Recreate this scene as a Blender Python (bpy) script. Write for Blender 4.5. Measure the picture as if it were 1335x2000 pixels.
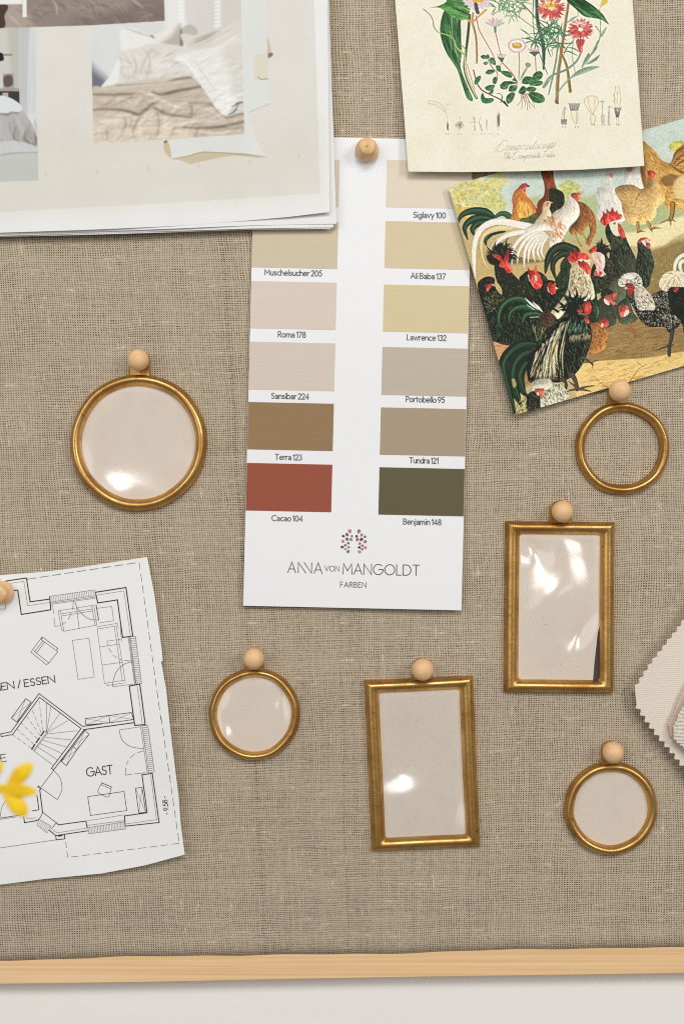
import bpy, math, random
import numpy as np
from mathutils import Vector, Matrix, Euler

# ------------------------------------------------------------------ camera, world, lamps, exposure
SC = bpy.context.scene
for _o in list(bpy.data.objects):
    bpy.data.objects.remove(_o)
S = 0.00026            # metres of board per pixel of the 1335 x 2000 photograph
D = 0.65               # camera to board
W, H = 1335.0, 2000.0
cam_d = bpy.data.cameras.new('camera')
cam_d.sensor_fit = 'VERTICAL'
cam_d.sensor_height = 36.0
cam_d.lens = 36.0 * D / (H * S)
cam_d.clip_start = 0.01
cam_d.clip_end = 50
cam_d.dof.use_dof = True
cam_d.dof.focus_distance = D - 0.002
cam_d.dof.aperture_fstop = 2.8
cam = bpy.data.objects.new('camera', cam_d)
cam.location = (0, -D, 0)
cam.rotation_euler = (math.pi / 2, 0, 0)
SC.collection.objects.link(cam)
SC.camera = cam

wd = bpy.data.worlds.new('World')
SC.world = wd
wd.use_nodes = True
_bg = wd.node_tree.nodes['Background']
_bg.inputs[0].default_value = (1.0, 0.985, 0.965, 1)
_bg.inputs[1].default_value = 0.19


def area(name, loc, target, sx, sy, power, col):
    l = bpy.data.lights.new(name, 'AREA')
    l.shape = 'RECTANGLE'
    l.size, l.size_y = sx, sy
    l.energy = power
    l.color = col
    o = bpy.data.objects.new(name, l)
    o.location = loc
    o.rotation_euler = (Vector(target) - Vector(loc)).to_track_quat('-Z', 'Y').to_euler()
    SC.collection.objects.link(o)
    return o


area('window_light', (-1.25, -1.75, 0.55), (0, 0, 0), 1.7, 1.7, 16.2, (0.97, 0.99, 1.0))
area('side_window_light', (1.35, -1.55, 0.62), (0, 0, 0), 0.56, 0.8, 13.6, (1.0, 0.98, 0.96))
area('high_window_light', (0.12, -1.7, 1.15), (0, 0, 0), 0.76, 0.48, 16.6, (1.0, 0.98, 0.95))
SC.view_settings.view_transform = 'Standard'
SC.view_settings.look = 'None'
SC.view_settings.exposure = 0.0
SC.view_settings.gamma = 1.0
SC.view_settings.use_curve_mapping = False
SC.cycles.filter_width = 1.1
SC.cycles.use_denoising = False

R = random.Random(7)


# ------------------------------------------------------------------ helpers: places and meshes
def P(x, y, h=0.0):
    """board pixel (x, y) seen at height h (metres) off the board"""
    k = (D - h) / D
    return ((x - W / 2) * S * k, -h, (H / 2 - y) * S * k)


def lin(c):
    c = np.asarray(c, float) / 255.0
    return np.where(c <= 0.04045, c / 12.92, ((c + 0.055) / 1.055) ** 2.4)


def rgba(c):
    v = lin(c)
    return (float(v[0]), float(v[1]), float(v[2]), 1.0)


def mesh_obj(name, verts, faces, mat=None, parent=None, origin=None, smooth=False):
    me = bpy.data.meshes.new(name)
    v = np.asarray(verts, float)
    o = bpy.data.objects.new(name, me)
    if parent is not None:
        org = np.array(parent['org'])
        o.parent = parent
    elif origin is not None:
        org = np.array(origin, float)
        o.location = origin
    else:
        org = v.mean(axis=0)
        o.location = org
    if 'org' not in o and parent is None:
        o['org'] = [float(t) for t in org]
    v = v - org
    me.from_pydata([tuple(t) for t in v], [], faces)
    if smooth:
        me.polygons.foreach_set('use_smooth', [True] * len(me.polygons))
    if mat is not None:
        for m in (mat if isinstance(mat, (list, tuple)) else [mat]):
            me.materials.append(m)
    me.update()
    SC.collection.objects.link(o)
    return o


def tag(o, label=None, cat=None, group=None, kind=None):
    if label: o['label'] = label
    if cat: o['category'] = cat
    if group: o['group'] = group
    if kind: o['kind'] = kind
    return o


def resample(pts, step, closed=False):
    """catmull-rom through pts"""
    p = np.asarray(pts, float)
    n = len(p)
    if n < 3 and not closed:
        return p
    out = []
    rng = range(n) if closed else range(n - 1)
    for i in rng:
        if closed:
            a, b, c, d = p[(i - 1) % n], p[i], p[(i + 1) % n], p[(i + 2) % n]
        else:
            a, b, c, d = p[max(i - 1, 0)], p[i], p[i + 1], p[min(i + 2, n - 1)]
        k = max(2, int(np.linalg.norm(c - b) / step) + 1)
        for t in np.linspace(0, 1, k, endpoint=False):
            out.append(0.5 * (2 * b + (c - a) * t + (2 * a - 5 * b + 4 * c - d) * t * t + (3 * b - a - 3 * c + d) * t ** 3))
    if not closed:
        out.append(p[-1])
    return np.array(out)


def interp_poly(pts, n, smooth=False):
    p = resample(pts, 6) if smooth and len(pts) > 2 else np.asarray(pts, float)
    seg = np.r_[0, np.cumsum(np.linalg.norm(np.diff(p, axis=0), axis=1))]
    t = np.linspace(0, seg[-1], n)
    return np.c_[np.interp(t, seg, p[:, 0]), np.interp(t, seg, p[:, 1])]


def coons(top, right, bottom, left, nx, ny, smooth=True):
    """grid of board pixels inside four edge curves (top and bottom left to right, sides top to bottom)"""
    T, B = interp_poly(top, nx, smooth), interp_poly(bottom, nx, smooth)
    L, Rr = interp_poly(left, ny, smooth), interp_poly(right, ny, smooth)
    u = np.linspace(0, 1, nx)[None, :, None]
    v = np.linspace(0, 1, ny)[:, None, None]
    g = (1 - v) * T[None] + v * B[None] + (1 - u) * L[:, None] + u * Rr[:, None]
    g -= (1 - u) * (1 - v) * T[0] + u * (1 - v) * T[-1] + (1 - u) * v * B[0] + u * v * B[-1]
    return g


def Pn(x, y, h):
    k = (D - h) / D
    return np.stack([(x - W / 2) * S * k, -h, (H / 2 - y) * S * k], -1)


def sheet(name, grid, hf, th, mat, parent=None, colour=None, edge=(0.85, 0.84, 0.82)):
    """a sheet of paper: front, back and edge.  hf(x, y) gives the height of its front"""
    ny, nx = grid.shape[:2]
    x, y = grid[..., 0], grid[..., 1]
    h = hf(x, y) + 0 * x
    front = Pn(x, y, h).reshape(-1, 3)
    back = front.copy()
    back[:, 1] += th
    idx = np.arange(ny * nx).reshape(ny, nx)
    a, b, c, d = idx[:-1, :-1], idx[:-1, 1:], idx[1:, 1:], idx[1:, :-1]
    f = np.stack([a, d, c, b], -1).reshape(-1, 4)
    off = ny * nx
    fb = np.stack([a, b, c, d], -1).reshape(-1, 4) + off
    rim = np.r_[idx[0, :-1], idx[:-1, -1], idx[-1, :0:-1], idx[:0:-1, 0]]
    nr = len(rim)
    i0 = np.arange(nr) + 2 * off
    i1 = np.roll(i0, -1)
    fs = np.stack([i0, i1, i1 + nr, i0 + nr], -1)
    faces = np.vstack([f, fb, fs])
    verts = np.vstack([front, back, front[rim], back[rim]])
    me = bpy.data.meshes.new(name)
    o = bpy.data.objects.new(name, me)
    if parent is not None:
        org = np.array(parent['org']); o.parent = parent
    else:
        org = verts.mean(axis=0); o.location = org; o['org'] = [float(t) for t in org]
    verts = verts - org
    me.vertices.add(len(verts)); me.vertices.foreach_set('co', verts.ravel())
    me.loops.add(faces.size); me.loops.foreach_set('vertex_index', faces.ravel().astype(np.int32))
    me.polygons.add(len(faces)); me.polygons.foreach_set('loop_start', np.arange(0, faces.size, 4, dtype=np.int32))
    sm = np.ones(len(faces), bool); sm[len(f) + len(fb):] = False
    me.update(calc_edges=True)
    me.polygons.foreach_set('use_smooth', sm)
    if colour is not None:
        col = np.ones((len(verts), 4), np.float32)
        col[:off, :3] = lin(np.clip(colour(x.ravel(), y.ravel()), 0, 1) * 255)
        col[off:, :3] = edge
        col[2 * off:2 * off + nr, :3] = col[rim, :3]
        at = me.color_attributes.new('print', 'FLOAT_COLOR', 'POINT')
        at.data.foreach_set('color', col.ravel())
    me.materials.append(mat)
    me.update()
    SC.collection.objects.link(o)
    return o


class Lines:
    """flat inked lines lying on a sheet; every stroke sits a few microns above the one before"""
    def __init__(s, hf, lift=0.00006):
        s.v, s.f, s.hf, s.lift, s.n = [], [], hf, lift, 0

    def line(s, pts, w, closed=False, step=14):
        p = [np.asarray(pts[0], float)]
        src = list(pts) + ([pts[0]] if closed else [])
        for q in src[1:]:
            q = np.asarray(q, float)
            L = np.linalg.norm(q - p[-1])
            if L < 1e-6: continue
            a = p[-1]
            k = max(1, int(L / step))
            for i in range(1, k + 1):
                p.append(a + (q - a) * i / k)
        if closed: p = p[:-1]
        p = np.array(p)
        n = len(p)
        if n < 2: return
        if closed:
            d1, d0 = np.roll(p, -1, 0) - p, p - np.roll(p, 1, 0)
        else:
            e = np.diff(p, axis=0)
            d1, d0 = np.vstack([e, e[-1]]), np.vstack([e[0], e])
        d1 = d1 / np.linalg.norm(d1, axis=1)[:, None]; d0 = d0 / np.linalg.norm(d0, axis=1)[:, None]
        n1, n0 = np.c_[-d1[:, 1], d1[:, 0]], np.c_[-d0[:, 1], d0[:, 0]]
        m = n1 + n0
        ln = np.linalg.norm(m, axis=1)
        m = np.where(ln[:, None] < 0.3, n1, m / np.maximum(ln, 1e-6)[:, None])
        k = w / 2 / np.clip((m * n1).sum(1), 0.45, 1)
        if not closed:
            p = p.copy(); p[0] -= d1[0] * w * 0.4; p[-1] += d0[-1] * w * 0.4
        a, b = p + m * k[:, None], p - m * k[:, None]
        base = len(s.v)
        dh = s.lift + (s.n % 24) * 3e-6
        s.n += 1
        for i in range(n):
            s.v.append(P(a[i, 0], a[i, 1], float(s.hf(a[i, 0], a[i, 1])) + dh))
            s.v.append(P(b[i, 0], b[i, 1], float(s.hf(b[i, 0], b[i, 1])) + dh))
        for i in range(n if closed else n - 1):
            j = (i + 1) % n
            s.f.append((base + 2 * i, base + 2 * i + 1, base + 2 * j + 1, base + 2 * j))

    def dash(s, p, q, w, dash, gap):
        p, q = np.asarray(p, float), np.asarray(q, float)
        L = np.linalg.norm(q - p); t = 0
        while t < L:
            e = min(t + dash, L)
            s.line([p + (q - p) * t / L, p + (q - p) * e / L], w)
            t += dash + gap

    def fill(s, pts):
        base = len(s.v); dh = s.lift + (s.n % 24) * 3e-6; s.n += 1
        for x, y in pts:
            s.v.append(P(x, y, float(s.hf(x, y)) + dh))
        s.f.append(tuple(range(base, base + len(pts))))

    def build(s, name, mat, parent):
        return mesh_obj(name, s.v, s.f, mat, parent)


# ------------------------------------------------------------------ helpers: a drawn alphabet
def _arc(cx, cy, rx, ry, a0, a1, n=12):
    return [(cx + rx * math.cos(math.radians(a0 + (a1 - a0) * i / n)), cy + ry * math.sin(math.radians(a0 + (a1 - a0) * i / n))) for i in range(n + 1)]


def _ring(cx, cy, rx, ry):
    return _arc(cx, cy, rx, ry, 0, 352, 20) + [(cx + rx, cy)]


X = 0.66
GL = {
    'A': (.8, [[(0, 0), (.4, 1), (.8, 0)], [(.14, .33), (.66, .33)]]),
    'B': (.56, [[(0, 0), (0, 1), (.26, 1)] + _arc(.26, .76, .24, .24, 90, -90) + [(0, .52)], [(.2, .52)] + _arc(.27, .26, .28, .26, 90, -90) + [(0, 0)]]),
    'C': (.8, [_arc(.5, .5, .5, .5, 48, 312, 18)]),
    'D': (.78, [[(0, 0), (0, 1), (.28, 1)] + _arc(.28, .5, .5, .5, 90, -90, 16) + [(0, 0)]]),
    'E': (.5, [[(.5, 1), (0, 1), (0, 0), (.5, 0)], [(0, .52), (.44, .52)]]),
    'F': (.48, [[(.48, 1), (0, 1), (0, 0)], [(0, .5), (.42, .5)]]),
    'G': (.95, [_arc(.5, .5, .5, .5, 48, 360, 20) + [(.55, .5)]]),
    'L': (.46, [[(0, 1), (0, 0), (.46, 0)]]),
    'M': (.92, [[(0, 0), (.06, 1), (.46, .3), (.86, 1), (.92, 0)]]),
    'N': (.76, [[(0, 0), (0, 1), (.76, 0), (.76, 1)]]),
    'O': (1.0, [_ring(.5, .5, .5, .5)]),
    'P': (.54, [[(0, 0), (0, 1), (.26, 1)] + _arc(.26, .73, .27, .27, 90, -90) + [(0, .46)]]),
    'R': (.58, [[(0, 0), (0, 1), (.26, 1)] + _arc(.26, .74, .26, .26, 90, -90) + [(0, .48)], [(.24, .48), (.58, 0)]]),
    'S': (.52, [_arc(.27, .75, .23, .25, 30, 250, 10) + _arc(.26, .26, .25, .26, 80, -150, 12)]),
    'T': (.66, [[(0, 1), (.66, 1)], [(.33, 1), (.33, 0)]]),
    'V': (.78, [[(0, 1), (.39, 0), (.78, 1)]]),
    '/': (.36, [[(0, -.05), (.36, 1.05)]]),
    '-': (.3, [[(0, .4), (.3, .4)]]),
    '.': (.08, [[(.04, 0), (.04, .06)]]),
    'a': (.48, [[(.05, .55)] + _arc(.25, .42, .21, .24, 120, 0, 8) + [(.46, 0)], _ring(.24, .18, .21, .18)]),
    'b': (.58, [[(0, 0), (0, 1.02)], _ring(.3, .32, .28, .33)]),
    'c': (.48, [_arc(.31, .33, .3, .33, 52, 308, 14)]),
    'd': (.58, [[(.58, 0), (.58, 1.02)], _ring(.28, .32, .28, .33)]),
    'e': (.56, [[(.03, .34), (.55, .34)] + _arc(.29, .33, .27, .33, 8, 312, 16)]),
    'g': (.58, [_ring(.28, .32, .28, .33), [(.58, .64), (.58, -.05)] + _arc(.29, -.06, .29, .24, 0, -150, 8)]),
    'h': (.5, [[(0, 0), (0, 1.02)], [(0, .38)] + _arc(.25, .4, .25, .25, 170, 0, 10) + [(.5, 0)]]),
    'i': (.08, [[(.04, 0), (.04, .58)], [(.04, .9), (.04, .99)]]),
    'j': (.12, [[(.1, X), (.1, -.12)] + _arc(-.05, -.12, .15, .16, 0, -80, 5), [(.1, .86), (.1, .92)]]),
    'l': (.06, [[(.03, 0), (.03, 1.02)]]),
    'm': (.86, [[(0, 0), (0, X)], [(0, .4)] + _arc(.22, .42, .21, .23, 170, 0, 9) + [(.43, 0)], [(.43, .4)] + _arc(.64, .42, .21, .23, 170, 0, 9) + [(.86, 0)]]),
    'n': (.5, [[(0, 0), (0, X)], [(0, .38)] + _arc(.25, .4, .25, .25, 170, 0, 10) + [(.5, 0)]]),
    'o': (.6, [_ring(.3, .32, .3, .33)]),
    'p': (.58, [[(0, -.3), (0, X)], _ring(.3, .32, .28, .33)]),
    'r': (.3, [[(0, 0), (0, X)], [(0, .36)] + _arc(.24, .38, .24, .26, 170, 70, 6)]),
    's': (.4, [_arc(.2, .49, .17, .16, 35, 250, 9) + _arc(.2, .17, .2, .17, 80, -150, 10)]),
    't': (.32, [[(.14, .9), (.14, 0)], [(0, .64), (.32, .64)]]),
    'u': (.5, [[(0, X), (0, .26)] + _arc(.25, .26, .25, .26, 180, 350, 10), [(.5, X), (.5, 0)]]),
    'v': (.5, [[(0, X), (.25, 0), (.5, X)]]),
    'w': (.8, [[(0, X), (.2, 0), (.4, .6), (.6, 0), (.8, X)]]),
    'y': (.52, [[(0, X), (.27, .02)], [(.52, X), (.14, -.3)]]),
    '0': (.58, [_ring(.29, .5, .29, .5)]),
    '1': (.26, [[(.0, .8), (.22, 1), (.22, 0)]]),
    '2': (.52, [_arc(.25, .73, .25, .27, 165, -25, 10) + [(.02, 0), (.52, 0)]]),
    '3': (.5, [_arc(.23, .76, .22, .24, 150, -80, 10), _arc(.23, .27, .27, .27, 80, -150, 12)]),
    '4': (.58, [[(.44, 0), (.44, 1), (0, .27), (.58, .27)]]),
    '5': (.5, [[(.46, 1), (.12, 1), (.08, .58)] + _arc(.22, .31, .28, .32, 100, -140, 12)]),
    '7': (.52, [[(0, 1), (.52, 1), (.14, 0)]]),
    '8': (.54, [_ring(.27, .76, .21, .24), _ring(.27, .26, .27, .26)]),
    '9': (.54, [_ring(.27, .7, .27, .3), [(.52, .6), (.2, 0)]]),
}


def letters(lines, text, a, b, cap, wt, gap=.17, space=.42):
    """write text from point a to point b (its baseline), cap = height of capitals in pixels"""
    tot = 0
    for i, ch in enumerate(text):
        tot += space if ch == ' ' else GL[ch][0] + (gap if i < len(text) - 1 and text[i + 1] != ' ' else 0)
    a, b = np.asarray(a, float), np.asarray(b, float)
    L = np.linalg.norm(b - a)
    ux = (b - a) / L
    uy = np.array([ux[1], -ux[0]])
    sx = L / tot
    x = 0
    for i, ch in enumerate(text):
        if ch == ' ':
            x += space; continue
        wch, st = GL[ch]
        for s in st:
            lines.line([a + ux * (x + q[0]) * sx + uy * q[1] * cap for q in s], wt)
        x += wch + (gap if i < len(text) - 1 and text[i + 1] != ' ' else 0)


# ------------------------------------------------------------------ helpers: a small painter for the printed pictures
def vnoise(h, w, cell, seed, stretch=1.0):
    r = np.random.RandomState(seed)
    gy, gx = int(h / cell) + 3, int(w / (cell * stretch)) + 3
    g = r.rand(gy, gx)
    y = np.arange(h) / cell; x = np.arange(w) / (cell * stretch)
    iy, ix = y.astype(int), x.astype(int)
    fy, fx = y - iy, x - ix
    fy, fx = (fy * fy * (3 - 2 * fy))[:, None], (fx * fx * (3 - 2 * fx))[None]
    a = g[iy][:, ix]; b = g[iy][:, ix + 1]; c = g[iy + 1][:, ix]; d = g[iy + 1][:, ix + 1]
    return (a * (1 - fx) + b * fx) * (1 - fy) + (c * (1 - fx) + d * fx) * fy


def box_blur(m, r):
    r = int(r)
    if r < 1: return m
    for ax in (0, 1):
        for _ in range(2):
            p = np.pad(m, [(r + 1, r) if i == ax else (0, 0) for i in range(2)], mode='edge')
            c = np.cumsum(p, axis=ax)
            n = m.shape[ax]
            m = (np.take(c, range(2 * r + 1, 2 * r + 1 + n), axis=ax) - np.take(c, range(0, n), axis=ax)) / (2 * r + 1)
    return m


class Canvas:
    """a picture in photograph pixels; colours 0..1 in display values"""
    def __init__(s, x0, y0, x1, y1, k, col):
        s.x0, s.y0, s.k = x0, y0, k
        s.w, s.h = int((x1 - x0) * k), int((y1 - y0) * k)
        s.a = np.ones((s.h, s.w, 3)) * np.array(col) / 255.0
        s.o, s.z = (0, 0), 1.0
        s.rs = np.random.RandomState(3)

    def tf(s, ox, oy, z):
        s.o, s.z = (ox, oy), z

    def cv(s, pts):
        p = np.asarray(pts, float)
        return np.c_[((p[:, 0] / s.z + s.o[0]) - s.x0) * s.k, ((p[:, 1] / s.z + s.o[1]) - s.y0) * s.k]

    def put(s, y0, y1, x0, x1, m, col):
        col = np.asarray(col, float) / 255.0
        s.a[y0:y1, x0:x1] = s.a[y0:y1, x0:x1] * (1 - m[..., None]) + col * m[..., None]

    def box(s, p, pad):
        x0, y0 = np.floor(p.min(0) - pad).astype(int); x1, y1 = np.ceil(p.max(0) + pad + 1).astype(int)
        return max(y0, 0), min(y1, s.h), max(x0, 0), min(x1, s.w)

    def mask(s, pts, soft=0.8, smooth=True):
        p = s.cv(pts)
        if smooth: p = resample(p, 5, True)
        y0, y1, x0, x1 = s.box(p, soft + 1)
        full = np.zeros((s.h, s.w))
        if y1 <= y0 or x1 <= x0: return full
        yy, xx = np.mgrid[y0:y1, x0:x1] + 0.5
        ins = np.zeros(yy.shape, bool); d2 = np.full(yy.shape, 1e9)
        q = np.roll(p, -1, 0)
        for (ax, ay), (bx, by) in zip(p, q):
            if ay != by:
                ins ^= ((ay > yy) != (by > yy)) & (xx < (bx - ax) * (yy - ay) / (by - ay) + ax)
            dx, dy = bx - ax, by - ay
            t = np.clip(((xx - ax) * dx + (yy - ay) * dy) / (dx * dx + dy * dy + 1e-9), 0, 1)
            d2 = np.minimum(d2, (xx - ax - t * dx) ** 2 + (yy - ay - t * dy) ** 2)
        d = np.sqrt(d2) * np.where(ins, 1, -1)
        full[y0:y1, x0:x1] = np.clip(d / soft + 0.5, 0, 1)
        return full

    def poly(s, pts, col, a=1.0, soft=0.8, smooth=True, clip=None):
        m = s.mask(pts, soft * s.k / s.z if soft > 2 else soft, smooth)
        if clip is not None: m = m * clip
        s.put(0, s.h, 0, s.w, m * a, col)
        return m

    def stroke(s, pts, w, col, a=1.0, clip=None, soft=0.8, raw=False):
        p = np.asarray(pts, float) if raw else s.cv(pts)
        kk = 1.0 if raw else s.k / s.z
        ws = np.atleast_1d(np.asarray(w, float)) * kk
        n0 = len(p)
        if n0 > 2: p = resample(p, 4)
        ws = np.interp(np.linspace(0, 1, len(p)), np.linspace(0, 1, len(ws)), ws) if len(ws) > 1 else np.full(len(p), ws[0])
        y0, y1, x0, x1 = s.box(p, ws.max() / 2 + soft + 1)
        if y1 <= y0 or x1 <= x0: return
        yy, xx = np.mgrid[y0:y1, x0:x1] + 0.5
        cov = np.zeros(yy.shape)
        for i in range(len(p) - 1):
            (ax, ay), (bx, by) = p[i], p[i + 1]
            dx, dy = bx - ax, by - ay
            t = np.clip(((xx - ax) * dx + (yy - ay) * dy) / (dx * dx + dy * dy + 1e-9), 0, 1)
            d = np.hypot(xx - ax - t * dx, yy - ay - t * dy)
            r = (ws[i] + (ws[i + 1] - ws[i]) * t) / 2
            cov = np.maximum(cov, np.clip((r - d) / soft + 0.5, 0, 1) * np.minimum(1, r / 0.4))
        if clip is not None: cov = cov * clip[y0:y1, x0:x1]
        s.put(y0, y1, x0, x1, cov * a, col)

    def feathers(s, m, cols, ang, n, L, w, jit=0.25, a=0.8, bend=0.2):
        """short tapered strokes scattered over a mask; ang in degrees or a function of picture position"""
        ys, xs = np.nonzero(m > 0.6)
        if len(ys) == 0: return
        kk = s.k / s.z
        for i in s.rs.randint(0, len(ys), n):
            x, y = xs[i] + s.rs.rand(), ys[i] + s.rs.rand()
            if callable(ang):
                g = ang((x / s.k + s.x0 - s.o[0]) * s.z, (y / s.k + s.y0 - s.o[1]) * s.z)
            else: g = ang
            g = math.radians(g) + s.rs.randn() * jit
            l = L * kk * (0.6 + 0.8 * s.rs.rand())
            b = s.rs.randn() * bend
            p = [(x, y), (x + l * .5 * math.cos(g), y + l * .5 * math.sin(g)), (x + l * math.cos(g + b), y + l * math.sin(g + b))]
            c = cols[s.rs.randint(len(cols))]
            c = np.clip(np.array(c) + s.rs.randn() * 8, 0, 255)
            s.stroke(p, [w * kk, w * kk * .8, w * kk * .15], c, a * (0.5 + 0.5 * s.rs.rand()), m, raw=True)

    def model(s, m, r, amt, lx=-0.6, ly=-0.8):
        """round a drawn shape with painted light, as the picture's own drawing does"""
        b = box_blur(m, r * s.k / s.z)
        gy, gx = np.gradient(b)
        g = (gx * -lx + gy * -ly) * r * s.k / s.z
        f = 1 + np.clip(g * amt, -0.6, 0.6) * -1
        s.a = np.where((m > 0.01)[..., None], s.a * (1 + (f[..., None] - 1) * m[..., None]), s.a)

    def sample(s, x, y):
        fx = np.clip((x - s.x0) * s.k - 0.5, 0, s.w - 1.001); fy = np.clip((y - s.y0) * s.k - 0.5, 0, s.h - 1.001)
        ix, iy = fx.astype(int), fy.astype(int)
        fx, fy = (fx - ix)[:, None], (fy - iy)[:, None]
        a = s.a
        return (a[iy, ix] * (1 - fx) + a[iy, ix + 1] * fx) * (1 - fy) + (a[iy + 1, ix] * (1 - fx) + a[iy + 1, ix + 1] * fx) * fy


# ------------------------------------------------------------------ helpers: materials
class NT:
    def __init__(s, name):
        s.mat = bpy.data.materials.new(name)
        s.mat.use_nodes = True
        s.t = s.mat.node_tree
        s.n = s.t.nodes
        s.b = s.n['Principled BSDF']

    def link(s, a, b): s.t.links.new(a, b)

    def set(s, sock, v):
        if isinstance(v, (int, float)): sock.default_value = v
        elif isinstance(v, (tuple, list)): sock.default_value = v
        else: s.link(v, sock)

    def m(s, op, a, b=None, c=None, clamp=False):
        n = s.n.new('ShaderNodeMath'); n.operation = op; n.use_clamp = clamp
        s.set(n.inputs[0], a)
        if b is not None: s.set(n.inputs[1], b)
        if c is not None: s.set(n.inputs[2], c)
        return n.outputs[0]

    def vec(s, x, y, z=0.0):
        n = s.n.new('ShaderNodeCombineXYZ')
        for i, v in enumerate((x, y, z)): s.set(n.inputs[i], v)
        return n.outputs[0]

    def noise(s, v, scale=1.0, detail=2.0, rough=.5):
        n = s.n.new('ShaderNodeTexNoise')
        n.inputs['Scale'].default_value = scale; n.inputs['Detail'].default_value = detail; n.inputs['Roughness'].default_value = rough
        if v is not None: s.link(v, n.inputs['Vector'])
        return n.outputs['Fac']

    def white(s, a):
        n = s.n.new('ShaderNodeTexWhiteNoise'); n.noise_dimensions = '1D'
        s.set(n.inputs['W'], a)
        return n.outputs['Value']

    def mapr(s, v, a, b, c, d, smooth=True):
        n = s.n.new('ShaderNodeMapRange')
        n.interpolation_type = 'SMOOTHSTEP' if smooth else 'LINEAR'
        s.link(v, n.inputs[0])
        for i, q in enumerate((a, b, c, d)): s.set(n.inputs[1 + i], q)
        return n.outputs[0]

    def mix(s, f, a, b, mode='MIX'):
        n = s.n.new('ShaderNodeMix'); n.data_type = 'RGBA'; n.blend_type = mode
        s.set(n.inputs[0], f)
        s.set(n.inputs[6], a); s.set(n.inputs[7], b)
        return n.outputs[2]

    def place(s):
        return s.n.new('ShaderNodeNewGeometry').outputs['Position']

    def coords(s, kind='Object'):
        return s.n.new('ShaderNodeTexCoord').outputs[kind]

    def scale(s, v, k):
        n = s.n.new('ShaderNodeMapping'); s.link(v, n.inputs[0]); n.inputs['Scale'].default_value = k
        return n.outputs[0]

    def bump(s, h, strength, dist):
        n = s.n.new('ShaderNodeBump'); n.inputs['Strength'].default_value = strength; n.inputs['Distance'].default_value = dist
        s.link(h, n.inputs['Height'])
        s.link(n.outputs[0], s.b.inputs['Normal'])
        return n

    def base(s, c): s.set(s.b.inputs['Base Color'], c)

    def p(s, **k):
        for a, v in k.items(): s.set(s.b.inputs[a.replace('_', ' ')], v)
        return s


def paper_mat(name, col, var=0.05, rough=0.75, bump=0.15, sheen=0.3, fleck=0.0):
    m = NT(name)
    c = m.place()
    f = m.noise(c, 900, 3)
    g = m.noise(c, 18, 2)
    k = m.m('ADD', m.m('MULTIPLY', m.m('SUBTRACT', f, .5), var), m.m('MULTIPLY', m.m('SUBTRACT', g, .5), var))
    k = m.m('ADD', k, 1.0)
    colr = m.mix(1.0, rgba(col), m.vec(k, k, k), 'MULTIPLY')
    if fleck:
        fl = m.noise(m.scale(c, (1, 1, 1)), 1500, 1, .4)
        colr = m.mix(m.mapr(fl, .735, .78, 0, fleck), colr, rgba((95, 80, 66)))
        colr = m.mix(m.mapr(m.noise(c, 70, 3), .45, .75, 0, .28), colr, rgba([t - 16 for t in col]))
    m.base(colr)
    m.p(Roughness=rough)
    m.b.inputs['Specular IOR Level'].default_value = sheen
    m.bump(f, bump, 0.0002)
    return m.mat


def print_mat(name, rough=0.6, spec=0.15):
    m = NT(name)
    n = m.n.new('ShaderNodeAttribute'); n.attribute_name = 'print'
    f = m.noise(m.coords(), 1500, 2)
    k = m.m('ADD', m.m('MULTIPLY', m.m('SUBTRACT', f, .5), .12), 1.0)
    m.base(m.mix(1.0, n.outputs['Color'], m.vec(k, k, k), 'MULTIPLY'))
    m.p(Roughness=rough)
    m.b.inputs['Specular IOR Level'].default_value = spec
    m.bump(m.noise(m.coords(), 700, 2), 0.08, 0.0002)
    return m.mat


def paint_mat(name, col):
    """brushed sample of wall paint: faint horizontal brush drag"""
    m = NT(name)
    c = m.coords()
    f = m.noise(m.scale(c, (30, 30, 1500)), 1.0, 3)
    g = m.noise(c, 260, 4, .6)
    k = m.m('ADD', m.m('MULTIPLY', m.m('SUBTRACT', f, .5), .10), 1.0)
    cc = m.mix(1.0, rgba(col), m.vec(k, k, k), 'MULTIPLY')
    cc = m.mix(m.mapr(g, .72, .80, 0, .35), cc, rgba([min(255, t + 45) for t in col]))
    m.base(cc)
    m.p(Roughness=.6)
    m.b.inputs['Specular IOR Level'].default_value = .3
    m.bump(f, .25, .0002)
    return m.mat


def ink_mat(name, col):
    m = NT(name)
    f = m.noise(m.coords(), 1200, 2)
    m.base(m.mix(m.mapr(f, .3, .8, 0, .35), rgba(col), rgba([min(255, t + 50) for t in col])))
    m.p(Roughness=.6)
    m.b.inputs['Specular IOR Level'].default_value = .3
    return m.mat


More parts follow.
